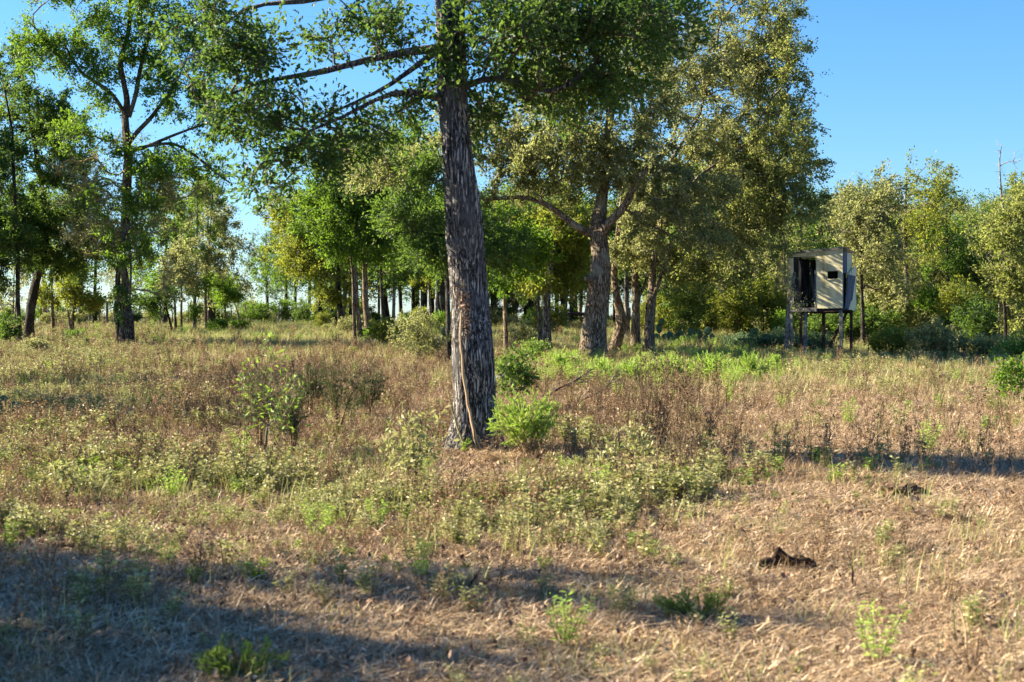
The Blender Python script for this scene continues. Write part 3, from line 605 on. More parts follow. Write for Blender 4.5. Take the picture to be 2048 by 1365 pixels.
px_tree('border_tree', 'thin straight tree nearest the right border of the wood', (2011, 702), [(2012, 704, 8), (2011, 660, 6), (2009, 610, 6), (2010, 550, 5), (2015, 480, 4), (2020, 420, 3)],
    [(2030, 560, 50, 55, 1.4, 80, 0), (2000, 470, 50, 50, 1.5, 66, .3), (2040, 420, 40, 40, 1.4, 36, 0), (2045, 640, 35, 35, 1.2, 40, .3)], 'leaf_rust', 'bark_dark', seed=91, **rt)
px_tree('bare_snag', 'leafless grey dead top sticking up over the wood at the right', (1998, 680),
    [(1996, 682, 6), (2000, 560, 5), (2010, 450, 4.5), (2004, 390, 4), (1999, 345, 3), (1999, 310, 2.2), (2003, 292, 1)],
    [(2000, 320, 12, 40, .3, 6, 0), (2030, 320, 16, 30, .4, 7, 0), (1990, 500, 60, 60, 1, 22, 0), (2030, 540, 40, 50, 1, 12, 0)], 'leaf_olive', 'bark_pale', 'twig_grey', seed=92, rings=8, per=0, spread=.4, r_tip=.008, sprigs=4, min_h=.55, d=56.0)

# ------------------------------------------------------------------ prototypes for the wood behind, copied
def proto(seed, Hh, cr, mat, bark, r0=.13, base_f=.3, per=56, n=150, leaf=.12, flat=1.0):
    rs = np.random.RandomState(seed); lean = rs.uniform(-.06, .06, 2) * Hh
    tr = [(0, 0, -.15, r0 * 1.2), (0, 0, .3, r0), (lean[0] * .3, lean[1] * .3, Hh * .3, r0 * .8), (lean[0] * .8 + rs.uniform(-.1, .1), lean[1] * .5, Hh * .6, r0 * .55), (lean[0], lean[1], Hh * .9, r0 * .25)]
    bl = []
    for k in range(5):
        a = rs.uniform(0, 6.28); q = cr * rs.uniform(.2, .6); zf = base_f + .12 + (0.92 - base_f - .2) * k / 4.
        bl.append((np.array([math.cos(a) * q, math.sin(a) * q, Hh * zf]), (cr * rs.uniform(.5, .8), cr * rs.uniform(.5, .8), Hh * .16 * flat), n // 5))
    return tree_meshes(np.zeros(3), tr, [], bl, seed, M[mat], M[bark], M['twig'], leaf=leaf, per=per, spread=.5, r_tip=.008, sprigs=6, rings=10, min_h=base_f * .8)
PROT = [proto(101, 7.5, 2.4, 'leaf_green', 'bark_dark'), proto(102, 7.0, 2.3, 'leaf_olive', 'bark_dark', base_f=.18), proto(103, 8.5, 2.6, 'leaf_yellow', 'bark_brown', base_f=.4),
        proto(104, 6.5, 2.2, 'leaf_rust', 'bark_brown', base_f=.15), proto(105, 8.0, 2.5, 'leaf_dark', 'bark_dark', base_f=.22), proto(106, 5.0, 1.5, 'leaf_olive', 'bark_pale', .06, .15, n=90),
        proto(107, 7.0, 2.2, 'leaf_blue', 'bark_dark', base_f=.25)]  # blue leaves of the last tree paint distance haze into its crown
PNAME = ['green_oak', 'olive_oak', 'yellowing_oak', 'rusty_oak', 'dark_oak', 'young_oak', 'haze_tinted_oak']
proto_root = {}
def put_proto(k, x, y, s, rz, label, group=None, name=None, sz=1.0):
    if k not in proto_root:
        e = place_tree(PNAME[k], label, 'tree', (0, 0, 0), PROT[k]); proto_root[k] = e
    else: e = copy_tree(proto_root[k])
    e.name = name or PNAME[k]
    e.location = (x, y, float(H(x, y))); e.rotation_euler = (0, 0, rz); e.scale = (s, s, s * sz)
    if 'group' in e: del e['group']
    tag(e, label, 'tree', group); return e
rs = np.random.RandomState(77)
def at(px, d): return (px - CX) / F * d
for (k, px, d, s, lab) in [
    (6, 535, 104, 1.05, 'haze tinted pale bluish tree at the right edge of the sky gap, far away'),
    (0, 572, 96, .95, 'green tree with twin dark stem below the pale bluish one'),
    (0, 590, 99, .9, 'green tree over the far end of the meadow right of the sky gap'),
    (2, 618, 98, .9, 'yellow green tree in front of the far meadow edge'),
    (4, 645, 97, .9, 'small dark tree at the far edge left of the dark gap edge trunk'),
    (5, 428, 90, .8, 'young thin tree low against the sky left of the gap'),
    (5, 478, 96, .55, 'tiny leafy tree at the fence inside the sky gap'),
    (0, 330, 85, 1.1, 'green tree behind the slender mossy stem'),
    (1, 420, 80, 1.15, 'olive tree filling the left side of the sky gap'),
    (0, 190, 88, .95, 'small green tree behind the fence post left of the twisted trunk'),
    (4, -10, 75, 1.2, 'dense green tree cut by the left border behind the dark trunks'),
    (2, 90, 90, 1.0, 'yellow green tree behind the straight dark trunk'),
    (5, 25, 84, 1.0, 'thin trunked tree between the two dark trunks'),
    (1, 240, 95, .8, 'low olive tree at the fence behind the twisted trunk')]:
    put_proto(k, at(px, d), d, s, rs.uniform(0, 6.28), lab)
# open wood behind the middle stand and the closed wood on the right
cnt = 0
for i in range(34):
    px = 640 + 690 * ((i * 0.618) % 1); d = rs.uniform(78, 94)
    if 745 < px < 790: continue
    k = [0, 2, 4, 0, 1][i % 5]
    put_proto(k, at(px, d), d, rs.uniform(.85, 1.15), rs.uniform(0, 6.28), 'tree of the open stand behind the big oak', 'trees of the open stand behind the big oak', 'far_oak')
for i in range(30):
    px = 1310 + 900 * ((i * 0.618 + .2) % 1); d = rs.uniform(56, 74)
    k = [1, 3, 4, 1, 0, 3, 2][i % 7]
    put_proto(k, at(px, d), d, rs.uniform(.8, 1.0) * (1.12 if px < 1500 else .82), rs.uniform(0, 6.28), 'tree in the closed wood behind the hunting blind', 'trees of the closed wood behind the blind', 'wood_oak')
for i in range(26):
    px = 1300 + 960 * ((i * 0.618 + .5) % 1); d = rs.uniform(80, 98)
    put_proto([0, 4, 1, 4][i % 4], at(px, d), d, rs.uniform(.95, 1.15) * (1.1 if px < 1550 else .95), rs.uniform(0, 6.28), 'tree deep in the wood on the right', 'trees deep in the wood on the right', 'deep_wood_oak')
for i, (b, w, mt_) in enumerate(bt):
    d = dist_of(b[1]); k = {'leaf_green': 0, 'leaf_yellow': 2, 'leaf_dark': 4}[mt_]
    put_proto(k, at(b[0], d), d, .95, i * 1.3, 'tree of the open stand behind the big oak', 'trees of the open stand behind the big oak', 'far_oak')
# understory: bushes and saplings between the trunks and along the crest
def bush_proto(seed, w, h, mat, n=70, leaf=.1):
    return tree_meshes(np.zeros(3), [(0, 0, -.1, .03), (0, 0, .15, .025), (.02, .02, .35 * h, .015)], [], [(np.array([0, 0, h * .55]), (w, w, h * .45), n), (np.array([w * .5, 0, h * .4]), (w * .6, w * .6, h * .35), n // 3)],
        seed, M[mat], M['bark_dark'], M['twig'], leaf=leaf, per=40, spread=.28, r_tip=.005, min_h=0, rings=5, step=.1, sprigs=4, seg=.2)
BP = [bush_proto(201, .9, 1.3, 'leaf_olive'), bush_proto(202, .8, 1.7, 'leaf_green'), bush_proto(203, 1.1, 1.1, 'weed_sage'), bush_proto(204, .9, 2.4, 'leaf_yellow', 90), bush_proto(205, 1.0, 1.9, 'leaf_dark', 90)]
broot = {}
def put_bush(k, px, d, s, label, group):
    if k not in broot: e = place_tree('bush', label, 'bush', (0, 0, 0), BP[k]); broot[k] = e
    else: e = copy_tree(broot[k])
    x = at(px, d); e.name = 'bush'; e.location = (x, d, float(H(x, d))); e.rotation_euler = (0, 0, rs.uniform(0, 6.28)); e.scale = (s * rs.uniform(.8, 1.3), s, s * rs.uniform(.8, 1.2)); tag(e, label, 'bush', group)
for i in range(34):
    px = -40 + 760 * ((i * 0.618) % 1)
    put_bush([0, 1, 2, 4, 1][i % 5], px, rs.uniform(86, 97), rs.uniform(.45, 1.0), 'low bush along the crest fence at left', 'bushes along the crest fence')
for i in range(46):
    px = 640 + 720 * ((i * 0.618 + .3) % 1)
    if 740 < px < 800 and i % 3: continue
    put_bush([0, 3, 2, 1, 4][i % 5], px, rs.uniform(60, 94), rs.uniform(.35, .85), 'bush growing under the open stand behind the big oak', 'bushes under the open stand')
for i in range(60):
    px = 1320 + 800 * ((i * 0.618 + .1) % 1)
    put_bush([0, 3, 4, 1, 3][i % 5], px, rs.uniform(51, 78), rs.uniform(.6, 1.3), 'bush growing under the closed wood at right', 'bushes under the closed wood')
# trees standing left of the view, whose shade lies across the foreground
for i, (k, x, y, s) in enumerate([(4, -6.4, 8.5, .42), (1, -8.6, 9.0, .5), (5, -9.8, 10.9, .95), (4, -11.8, 9.9, .6), (1, -13.2, 10.5, .8), (0, -16, 11.8, .85), (5, -5.7, 6.5, .55), (1, -8.0, 6.9, .4), (0, -11.5, 23.6, .75), (4, -15.5, 30, .9), (4, -24, 20.5, 1.2), (0, -30, 29, 1.3), (2, -34, 40, 1.2)]):
    put_proto(k, x, y, s, i * 1.1, 'oak beside the pasture, standing left of the view', 'oaks left of the view', 'side_oak', 1.3 if y < 12 else 1.0)

exec_marker = None
# ------------------------------------------------------------------ the raised hunting blind
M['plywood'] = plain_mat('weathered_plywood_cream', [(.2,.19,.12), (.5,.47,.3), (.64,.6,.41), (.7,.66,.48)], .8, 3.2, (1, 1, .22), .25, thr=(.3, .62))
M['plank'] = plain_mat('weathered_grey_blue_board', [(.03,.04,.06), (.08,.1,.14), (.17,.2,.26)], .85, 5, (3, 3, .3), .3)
M['post'] = plain_mat('grey_post_wood', [(.08,.075,.075), (.17,.16,.16), (.3,.28,.27)], .85, 5, (3, 3, .3), .3)
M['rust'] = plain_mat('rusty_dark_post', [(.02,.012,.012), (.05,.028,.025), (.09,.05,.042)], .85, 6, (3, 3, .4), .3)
M['tin'] = plain_mat('blue_grey_tin_roof', [(.2,.26,.36), (.34,.42,.54), (.42,.5,.62)], .45, 3, (1, 1, 1), .1, spec=.5)
M['shade_wood'] = plain_mat('inside_board_shade_tone', [(.01,.012,.016), (.025,.03,.038), (.05,.06,.075)], .9, 5, (3, 3, .3), .3)  # darker copy of the board tone, paints the blind's inside shade into the wood
DB = 43.0; SB = F / DB
bl_base = GP(1640, 692); bl_base = np.array([at(1640, DB), DB, float(H(at(1640, DB), DB))])
blind = empty('hunting_blind', bl_base, 'cream plywood hunting blind on stilts with a dark open doorway at the wood edge', 'hunting blind')
ROT = -math.radians(28); blind.rotation_euler = (0, 0, ROT)
# local axes: x along the front (to the right), y away from the viewer
x0, x1, dep = -0.80, 0.80, 1.05
zg = lambda py: CAMZ - (py - CY) / F * DB - bl_base[2]      # height above the local ground of an image row
zb, zt, ztl = zg(618), zg(500), zg(508)
def bpart(name, fn, mat, parent=blind):
    mb = MB(); fn(mb); return obj(name, mb.mesh(name, M[mat] if isinstance(mat, str) else mat), parent)
y0 = -dep / 2; y1 = dep / 2
xd0, xd1 = -0.62, 0.04                                       # doorway
win = (0.37, 0.67, zg(560), zg(545))
fz = lambda x: ztl + (zt - ztl) * (x - x0) / (x1 - x0)
def front(mb):
    a, b, c, d = win; t = .018
    box(mb, (xd1, y0, zb), (a, y0 + t, fz(.3))); box(mb, (b, y0, zb), (x1, y0 + t, fz(.9)))
    box(mb, (a, y0, zb), (b, y0 + t, c)); box(mb, (a, y0, d), (b, y0 + t, fz(.6)))
bpart('front_panel', front, 'plywood')
bpart('window_frame', lambda mb: [beam(mb, (win[0] - .0, y0 - .012, win[3] + .02), (win[1], y0 - .012, win[3] + .02), .02, .035), beam(mb, (win[0], y0 - .012, win[2] - .015), (win[1], y0 - .012, win[2] - .015), .02, .03)], 'plywood')
bpart('header_board', lambda mb: box(mb, (x0, y0 - .004, fz(-.4) - .13), (xd1 - .003, y0 + .014, fz(-.4))), 'plywood')
bpart('corner_board', lambda mb: box(mb, (x0, y0 - .002, zb), (xd0, y0 + .016, fz(-.8) - .13)), 'plywood')
bpart('sill_board', lambda mb: box(mb, (xd0 - .2, y0 - .03, zb - .09), (xd1 + .02, y0 + .05, zb + .02)), 'post')
bpart('floor', lambda mb: box(mb, (x0, y0 + .05, zb - .05), (x1, y1, zb)), 'shade_wood')
bpart('bottom_beam', lambda mb: box(mb, (xd1 + .03, y0 + .03, zb - .10), (x1 - .01, y0 + .1, zb - .052)), 'rust')
bpart('door_jamb', lambda mb: box(mb, (xd1 - .045, y0 - .008, zb), (xd1 - .003, y0 + .04, fz(-.1) - .55)), 'plank')
nb = 9
for i in range(nb):                                          # back wall boards
    a = x0 + (x1 - x0) * i / nb; b = x0 + (x1 - x0) * (i + 1) / nb - .008
    bpart('wall_board', lambda mb: box(mb, (a, y1 - .02 - .006 * (i % 2), zb), (b, y1 - .006 * (i % 2), zt - .22 - .02 * (i % 3))), 'shade_wood')
for i in range(6):                                           # left wall boards
    a = y0 + .02 + (dep - .05) * i / 6; b = y0 + .02 + (dep - .05) * (i + 1) / 6 - .01
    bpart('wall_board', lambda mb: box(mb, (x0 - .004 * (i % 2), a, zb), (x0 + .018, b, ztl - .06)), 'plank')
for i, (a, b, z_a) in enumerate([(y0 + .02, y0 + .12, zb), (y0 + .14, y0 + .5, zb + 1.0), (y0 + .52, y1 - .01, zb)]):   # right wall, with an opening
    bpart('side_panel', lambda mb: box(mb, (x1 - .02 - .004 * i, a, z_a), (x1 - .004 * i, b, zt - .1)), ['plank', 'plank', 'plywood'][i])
bpart('side_flap', lambda mb: mb.add([(x1 + .01, y0 + .14, zb + .0), (x1 + .01, y0 + .8, zb), (x1 + .16, y0 + .72, zb + .92), (x1 + .11, y0 + .20, zb + .95),
      (x1 + .03, y0 + .14, zb + .0), (x1 + .03, y0 + .8, zb), (x1 + .18, y0 + .72, zb + .92), (x1 + .13, y0 + .20, zb + .95)],
      [(0, 1, 2, 3), (7, 6, 5, 4), (0, 4, 5, 1), (1, 5, 6, 2), (2, 6, 7, 3), (3, 7, 4, 0)]), 'plank')
bpart('lower_side_panel', lambda mb: mb.add([(x1 + .002, y1 - .5, zb - .03), (x1 + .10, y1 - .02, zb - .05), (x1 + .10, y1 - .02, zb + 1.25), (x1 + .002, y1 - .5, zb + 1.0),
      (x1 + .02, y1 - .52, zb - .03), (x1 + .12, y1 - .04, zb - .05), (x1 + .12, y1 - .04, zb + 1.25), (x1 + .02, y1 - .52, zb + 1.0)],
      [(0, 1, 2, 3), (7, 6, 5, 4), (0, 4, 5, 1), (1, 5, 6, 2), (2, 6, 7, 3), (3, 7, 4, 0)]), 'plywood')
def roof(mb):
    o = .05; n = 24
    X = np.linspace(x0 - .06, x1 + .10, n * 2 + 1)
    Zt = np.array([fz(x) for x in X]) + .022 + .012 * (np.arange(len(X)) % 2)
    a = [(x, y0 - .05, z) for x, z in zip(X, Zt)] + [(x, y1 + .05, z - .12) for x, z in zip(X, Zt)] + [(x, y0 - .05, z - .006) for x, z in zip(X, Zt)] + [(x, y1 + .05, z - .126) for x, z in zip(X, Zt)]
    m_ = len(X); f = []
    for i in range(m_ - 1): f += [(i, i + 1, m_ + i + 1, m_ + i), (2*m_+i, 3*m_+i, 3*m_+i+1, 2*m_+i+1), (i, 2*m_+i, 2*m_+i+1, i+1), (m_+i, m_+i+1, 3*m_+i+1, 3*m_+i)]
    mb.add(a, f)
bpart('roof', roof, 'tin')
bpart('roof_fascia', lambda mb: beam(mb, (x0 - .02, y0 - .03, fz(x0) - .012), (x1 - .02, y0 - .03, fz(x1) - .012), .03, .035), 'post')
bpart('leaning_board', lambda mb: beam(mb, (-.05, y0 + .25, zb + .01), (-.26, y0 + .5, zb + 1.15), .07, .02, up=(0, 1, 0)), 'plank')
bpart('leaning_board', lambda mb: beam(mb, (-.36, y0 + .8, zb + .01), (-.60, y0 + .55, zb + 1.5), .06, .02, up=(0, 1, 0)), 'shade_wood')
bpart('leaning_board', lambda mb: beam(mb, (-.60, y0 + .1, zb + .01), (-.62, y0 + .12, zb + 1.1), .08, .02, up=(0, 1, 0)), 'shade_wood')
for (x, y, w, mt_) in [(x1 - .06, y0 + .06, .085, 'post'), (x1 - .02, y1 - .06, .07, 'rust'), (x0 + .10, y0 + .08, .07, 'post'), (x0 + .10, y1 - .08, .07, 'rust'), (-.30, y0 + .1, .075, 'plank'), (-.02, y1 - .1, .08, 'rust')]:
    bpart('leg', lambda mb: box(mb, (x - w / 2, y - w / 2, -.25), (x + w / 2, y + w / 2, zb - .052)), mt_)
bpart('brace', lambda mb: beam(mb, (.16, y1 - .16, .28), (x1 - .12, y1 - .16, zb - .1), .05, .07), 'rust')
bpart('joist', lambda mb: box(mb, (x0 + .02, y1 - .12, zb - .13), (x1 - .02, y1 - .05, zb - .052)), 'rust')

# ------------------------------------------------------------------ fence on the crest
M['fence_post'] = plain_mat('weathered_fence_post', [(.07,.06,.05), (.17,.15,.13), (.33,.3,.27)], .9, 8, (2, 2, .3), .3)
M['wire'] = plain_mat('rusty_wire', [(.1,.07,.05), (.2,.16,.13)], .6, 8)
DF = 88.0
fb = np.array([at(300, DF), DF, float(H(at(300, DF), DF))])
fence = empty('wire_fence', fb, 'old wire fence with leaning wooden posts along the crest at left', 'fence')
posts = [(70,2,1.25,0), (95,2.5,1.45,0), (114,5,1.55,0), (120,2.5,1.4,0), (131,2.5,1.4,0), (179,4.5,1.3,1), (199,3,1.5,0), (214,5.5,1.35,0), (228,2.5,1.3,0), (278,4,1.25,1), (376,2.2,1.3,0), (400,2.2,1.3,0), (422,2.2,1.3,0),
         (437,3,1.2,-5), (453,3,1.2,-3), (463,2.5,1.2,-1), (480,4,1.15,-9), (496,3.2,1.15,-7), (515,3,1.2,-4), (534,3,1.2,-4), (556,2.5,1.2,2), (604,3,1.1,0), (632,3,1.1,1), (657,3,1.2,8), (5,3,1.3,0), (30,2.5,1.3,0), (320,3,1.25,1), (345,2.5,1.2,-1)]
tops = []
for i, (px, w, h, lean) in enumerate(sorted(posts)):
    x = at(px, DF) - fb[0]; zz = float(H(at(px, DF), DF)) - fb[2]; rsx = np.random.RandomState(i)
    lx = lean / F * DF
    mb = MB(); P_ = np.array([(x, 0, zz - .2), (x + lx * .3, 0, zz + h * .4), (x + lx, rsx.normal() * .05, zz + h)])
    tube(mb, P_, np.array([w, w * .95, w * .85]) / F * DF / 2, 7); obj('post', mb.mesh('post', M['fence_post']), fence)
    tops.append((x, lx, zz, h))
for q in (.3, .6, .88):
    mb = MB(); tube(mb, [(x + lx * q, 0.03, zz + h * q) for x, lx, zz, h in tops], .006, 3); obj('wire', mb.mesh('wire', M['wire']), fence)
for a, b, py in ((95, 114, 634), (120, 131, 634)):
    mb = MB(); z = CAMZ - (py - CY) / F * DF - fb[2]; beam(mb, (at(a, DF) - fb[0], 0, z), (at(b, DF) - fb[0], 0, z), .06, .06); obj('brace_rail', mb.mesh('brace_rail', M['fence_post']), fence)

# ------------------------------------------------------------------ small things in the field
def scatter_branchy(name, label, cat, base, tips, r_tip, mat, twig, leaf, per, spread, seed, min_h=0, r0=.02, sprigs=5, detailed=False, aspect=.5, hh=.5, droop=-.05, upbias=.5):
    tr = [(base[0], base[1], base[2] - .04, r0), (base[0], base[1], base[2] + .1 * hh, r0 * .8), (base[0] + .02, base[1], base[2] + .3 * hh, r0 * .5)]
    res = tree_meshes(base, tr, [], tips, seed, M[mat], M[twig], M[twig], leaf=leaf, per=per, spread=spread, r_tip=r_tip, min_h=min_h, rings=6, step=.1, sprigs=sprigs, seg=.12, detailed=detailed, aspect=aspect, droop=droop, bark_amp=.001, upbias=upbias)
    e = empty(name, base, label, cat)
    obj('stem', res['trunk'], e); obj('twigs', res['branches'], e)
    if 'crown' in res: obj('leaves', res['crown'], e)
    return e
def shrub(name, label, px, py, wpx, hpx, mat, seed, leaf=.05, per=30, n=60, cat='shrub', twig='twig', aspect=.5, **kw):
    g = GP(px, py); s = F / g[1]; w = wpx / s / 2; h = hpx / s
    return scatter_branchy(name, label, cat, g, [(g + [0, 0, h * .58], (w, w * .8, h * .46), n)], .003, mat, twig, leaf, per, h * .16 + .03, seed, hh=h, aspect=aspect, **kw)
# the bright broomweed at the oak's foot: ascending feathery stems
def broom(name, label, px, py, wpx, hpx, seed, mat='broom', n=44, leafn=55, leaf=.035, cat='weed'):
    g = GP(px, py); s = F / g[1]; w = wpx / s / 2; h = hpx / s; rs = np.random.RandomState(seed)
    st = MB(); lf_ = MB(); C = []; D = []
    for i in range(n):
        a = rs.uniform(0, 6.28); q = rs.uniform(.1, 1) ** .7; tip = np.array([math.cos(a) * q * w, math.sin(a) * q * w * .8, h * (1 - .35 * q * q) * rs.uniform(.75, 1.05)])
        mid = np.array([tip[0] * .35, tip[1] * .35, tip[2] * .45]); t = np.linspace(0, 1, 6)[:, None]
        Pp = (1 - t) ** 2 * np.array([tip[0] * .06, tip[1] * .06, -.03]) + 2 * t * (1 - t) * mid + t * t * tip
        tube(st, Pp, np.linspace(.005, .0015, 6), 3, cap=False)
        for k in range(7):
            u = rs.uniform(.4, .95); b = (1 - u) ** 2 * Pp[0] + 2 * u * (1 - u) * mid + u * u * tip
            dr = (tip - mid) / (np.linalg.norm(tip - mid) + 1e-6) + .55 * rs.normal(size=3); dr /= np.linalg.norm(dr); Ln = h * rs.uniform(.12, .28)
            tube(st, np.array([b, b + dr * Ln * .5 + [0, 0, .01], b + dr * Ln]), np.array([.002, .0015, .001]), 3, cap=False)
            m_ = leafn // 7; u2 = rs.uniform(.1, 1.05, m_)[:, None]; C.append(b + dr * Ln * u2 + rs.normal(size=(m_, 3)) * .006); D.append(np.repeat(dr[None], m_, 0))
    leaves(lf_, np.concatenate(C), leaf, rs, 0, .16, .3, dirs=np.concatenate(D) * 1.6)
    e = empty(name, g, label, cat); obj('stems', st.mesh('stems', M['straw'] if mat == 'broom' else M['stalk']), e); obj('leaves', lf_.mesh('leaves', M[mat]), e); return e
broom('broomweed', 'bright green feathery broomweed at the right foot of the big oak', 1058, 915, 150, 128, 5, n=60, leafn=90, leaf=.05)
for i, (px, py, w, h, lab) in enumerate([(1205, 775, 120, 62, 'fresh green feathery weed in front of the thick brown trunk'), (1270, 768, 100, 55, 'fresh green feathery weed in front of the straight trunk of the clump'),
        (1130, 760, 80, 60, 'light green feathery weed left of the thick brown trunk'), (1345, 768, 90, 62, 'pale green feathery weed just right of the clump'),
        (1420, 765, 110, 60, 'pale green feathery weed in the middle of the meadow right of the clump'), (1500, 764, 120, 56, 'pale green feathery weed left below the blind'),
        (1555, 755, 70, 40, 'low pale green feathery weed nearest to the blind shadow')]):
    broom('broomweed', lab, px, py, w, h, 600 + i, n=34, leafn=70, leaf=.07)
for i, (px, py, w, h, lab) in enumerate([(520, 905, 90, 190, 'tall dark green feathery weed left in front of the field'), (585, 915, 80, 150, 'dark feathery weed beside the tall one'), (675, 870, 90, 160, 'dark feathery weed halfway to the big oak'),
        (735, 850, 70, 120, 'smaller dark feathery weed nearer the big oak'), (620, 840, 70, 110, 'dark feathery weed behind the tall one')]):
    broom('dark_weed', lab, px, py, w, h, 640 + i, 'weed_dark', n=26, leafn=56, leaf=.045)
broom('foreground_weed', 'bright green plant at the bottom edge, left of the middle', 480, 1372, 230, 90, 660, 'weed_green', n=26, leafn=42, leaf=.035)
broom('foreground_weed', 'grey green plant lying over the shadow right of the middle', 1395, 1235, 190, 75, 661, 'weed_green', n=34, leafn=42, leaf=.03)
for i, a in enumerate([
    ('leafy_sprout', 'broad leaved sprout standing in front of the dry grass at left', 530, 925, 150, 240, 'weed_green', dict(leaf=.06, per=9, n=30, aspect=.42)),
    ('leafy_sprout', 'sage leaved tall weed left of the big oak foot', 830, 965, 110, 170, 'weed_sage', dict(leaf=.07, per=12, n=36, aspect=.42)),
    ('leafy_sprout', 'small green leaved weed at the left below the dry stalks', 130, 1010, 70, 90, 'weed_sage', dict(leaf=.055, per=9, n=24, aspect=.42)),
    ('leafy_sprout', 'sage weed right of the green broomweed', 1260, 960, 120, 110, 'weed_sage', dict(leaf=.06, per=10, n=40, aspect=.4)),
    ('shrub', 'wide sunlit shrub left of the big oak, under the curved trunk', 835, 725, 115, 100, 'leaf_olive', dict(leaf=.06, per=40, n=110)),
    ('shrub', 'green bush at the foot of the mossy trunk', 765, 700, 60, 60, 'leaf_yellow', dict(leaf=.07, per=40, n=70)),
    ('shrub', 'low dark bush in the left pasture below the sky gap', 440, 668, 60, 30, 'leaf_green', dict(leaf=.09, per=30, n=50)),
    ('shrub', 'second low dark bush right of the first near the sky gap', 482, 666, 45, 26, 'leaf_green', dict(leaf=.09, per=30, n=36)),
    ('shrub', 'dark leafy bush at the left border among pale weeds', 12, 692, 60, 60, 'leaf_dark', dict(leaf=.09, per=30, n=50)),
    ('shrub', 'leafy bush around the foot of the forked sapling', 150, 682, 60, 22, 'leaf_dark', dict(leaf=.08, per=26, n=30)),
    ('shrub', 'sunlit brush right behind the big oak', 1045, 700, 70, 50, 'leaf_olive', dict(leaf=.07, per=34, n=60)),
    ('shrub', 'dark green brush left of the thick brown trunk', 1075, 728, 70, 45, 'weed_green', dict(leaf=.06, per=34, n=50)),
    ('shrub', 'blue green brush between the black trunk and the blind', 1545, 704, 120, 44, 'leaf_blue', dict(leaf=.07, per=40, n=110)),
    ('shrub', 'blue green brush under the doorway of the blind', 1630, 706, 90, 38, 'leaf_blue', dict(leaf=.07, per=40, n=80)),
    ('shrub', 'blue green brush at the foot of the black trunk', 1480, 700, 80, 34, 'leaf_blue', dict(leaf=.07, per=36, n=60)),
    ('shrub', 'pale sunlit brush right of the blind', 1790, 718, 110, 60, 'leaf_yellow', dict(leaf=.08, per=36, n=110)),  # yellower leaf tone, here and on the next two, stands in for sunlight
    ('shrub', 'pale sunlit brush under the pale stemmed tree', 1870, 722, 110, 68, 'leaf_olive', dict(leaf=.08, per=36, n=110)),
    ('shrub', 'pale green brush near the short tree at right', 1960, 724, 110, 52, 'leaf_olive', dict(leaf=.08, per=36, n=90)),
    ('shrub', 'green brush cut by the right border', 2040, 730, 60, 60, 'weed_green', dict(leaf=.08, per=30, n=60)),
    ('shrub', 'pale weeds bush under the straight dark trunk at left', 70, 712, 70, 34, 'weed_sage', dict(leaf=.08, per=30, n=50)),
    ('sapling', 'small round headed sapling in the field at the right border', 2027, 805, 70, 90, 'leaf_green', dict(leaf=.07, per=20, n=40)),
    ('shrub', 'dark leaved broken branch heap right behind the big oak foot', 1032, 825, 80, 125, 'leaf_dark', dict(leaf=.06, per=26, n=60)),
    ('shrub', 'brush behind the middle stand under the brown trunk', 800, 690, 60, 44, 'leaf_yellow', dict(leaf=.08, per=30, n=50)),
    ]):
    shrub(a[0], a[1], a[2], a[3], a[4], a[5], a[6], 700 + i, cat='weed' if a[0] == 'leafy_sprout' else ('sapling' if a[0] == 'sapling' else 'shrub'), **a[7])

# dead branch lying behind the broomweed
def stick(mb, pts, r0, r1, n=6): 
    P_ = resample(np.array(pts, float), .08); tube(mb, P_, np.linspace(r0, r1, len(P_)), n)
def dead_branch(name, label, pts, r0, seed, nb=9, sub=.5, mat='bark_dark'):
    rs = np.random.RandomState(seed); P_ = np.array(pts, float); base = P_[0].copy(); P_ -= base
    mb = MB(); stick(mb, P_, r0, r0 * .35); e = empty(name, base, label, 'branch'); obj('bough', mb.mesh('bough', M[mat]), e)
    mb = MB(); Q = resample(P_, .05)
    for i in range(nb):
        j = rs.randint(len(Q) // 4, len(Q)); d = rs.normal(size=3) * .5 + (Q[-1] - Q[0]) / np.linalg.norm(Q[-1] - Q[0]); d[2] = abs(d[2]) * .9; d /= np.linalg.norm(d); Ln = sub * rs.uniform(.4, 1)
        k = Q[j] + d * Ln * .5 + rs.normal(size=3) * .04; stick(mb, [Q[j], k, Q[j] + d * Ln], r0 * .35, r0 * .12, 4)
    obj('twigs', mb.mesh('twigs', M['twig']), e); return e
g = GP(1085, 810)
dead_branch('dead_branch', 'dark bare broken branch slanting up behind the green broomweed', [g, g + [.25, .1, .2], g + [.5, .1, .3], g + [.8, .15, .5]], .02, 3, 26, .4)
g = GP(1150, 815)
dead_branch('dead_branch', 'dark forked dead branch lying right of the green broomweed', [g, g + [.2, 0, .1], g + [.45, 0, .2], g + [.6, .1, .4]], .018, 4, 26, .35)
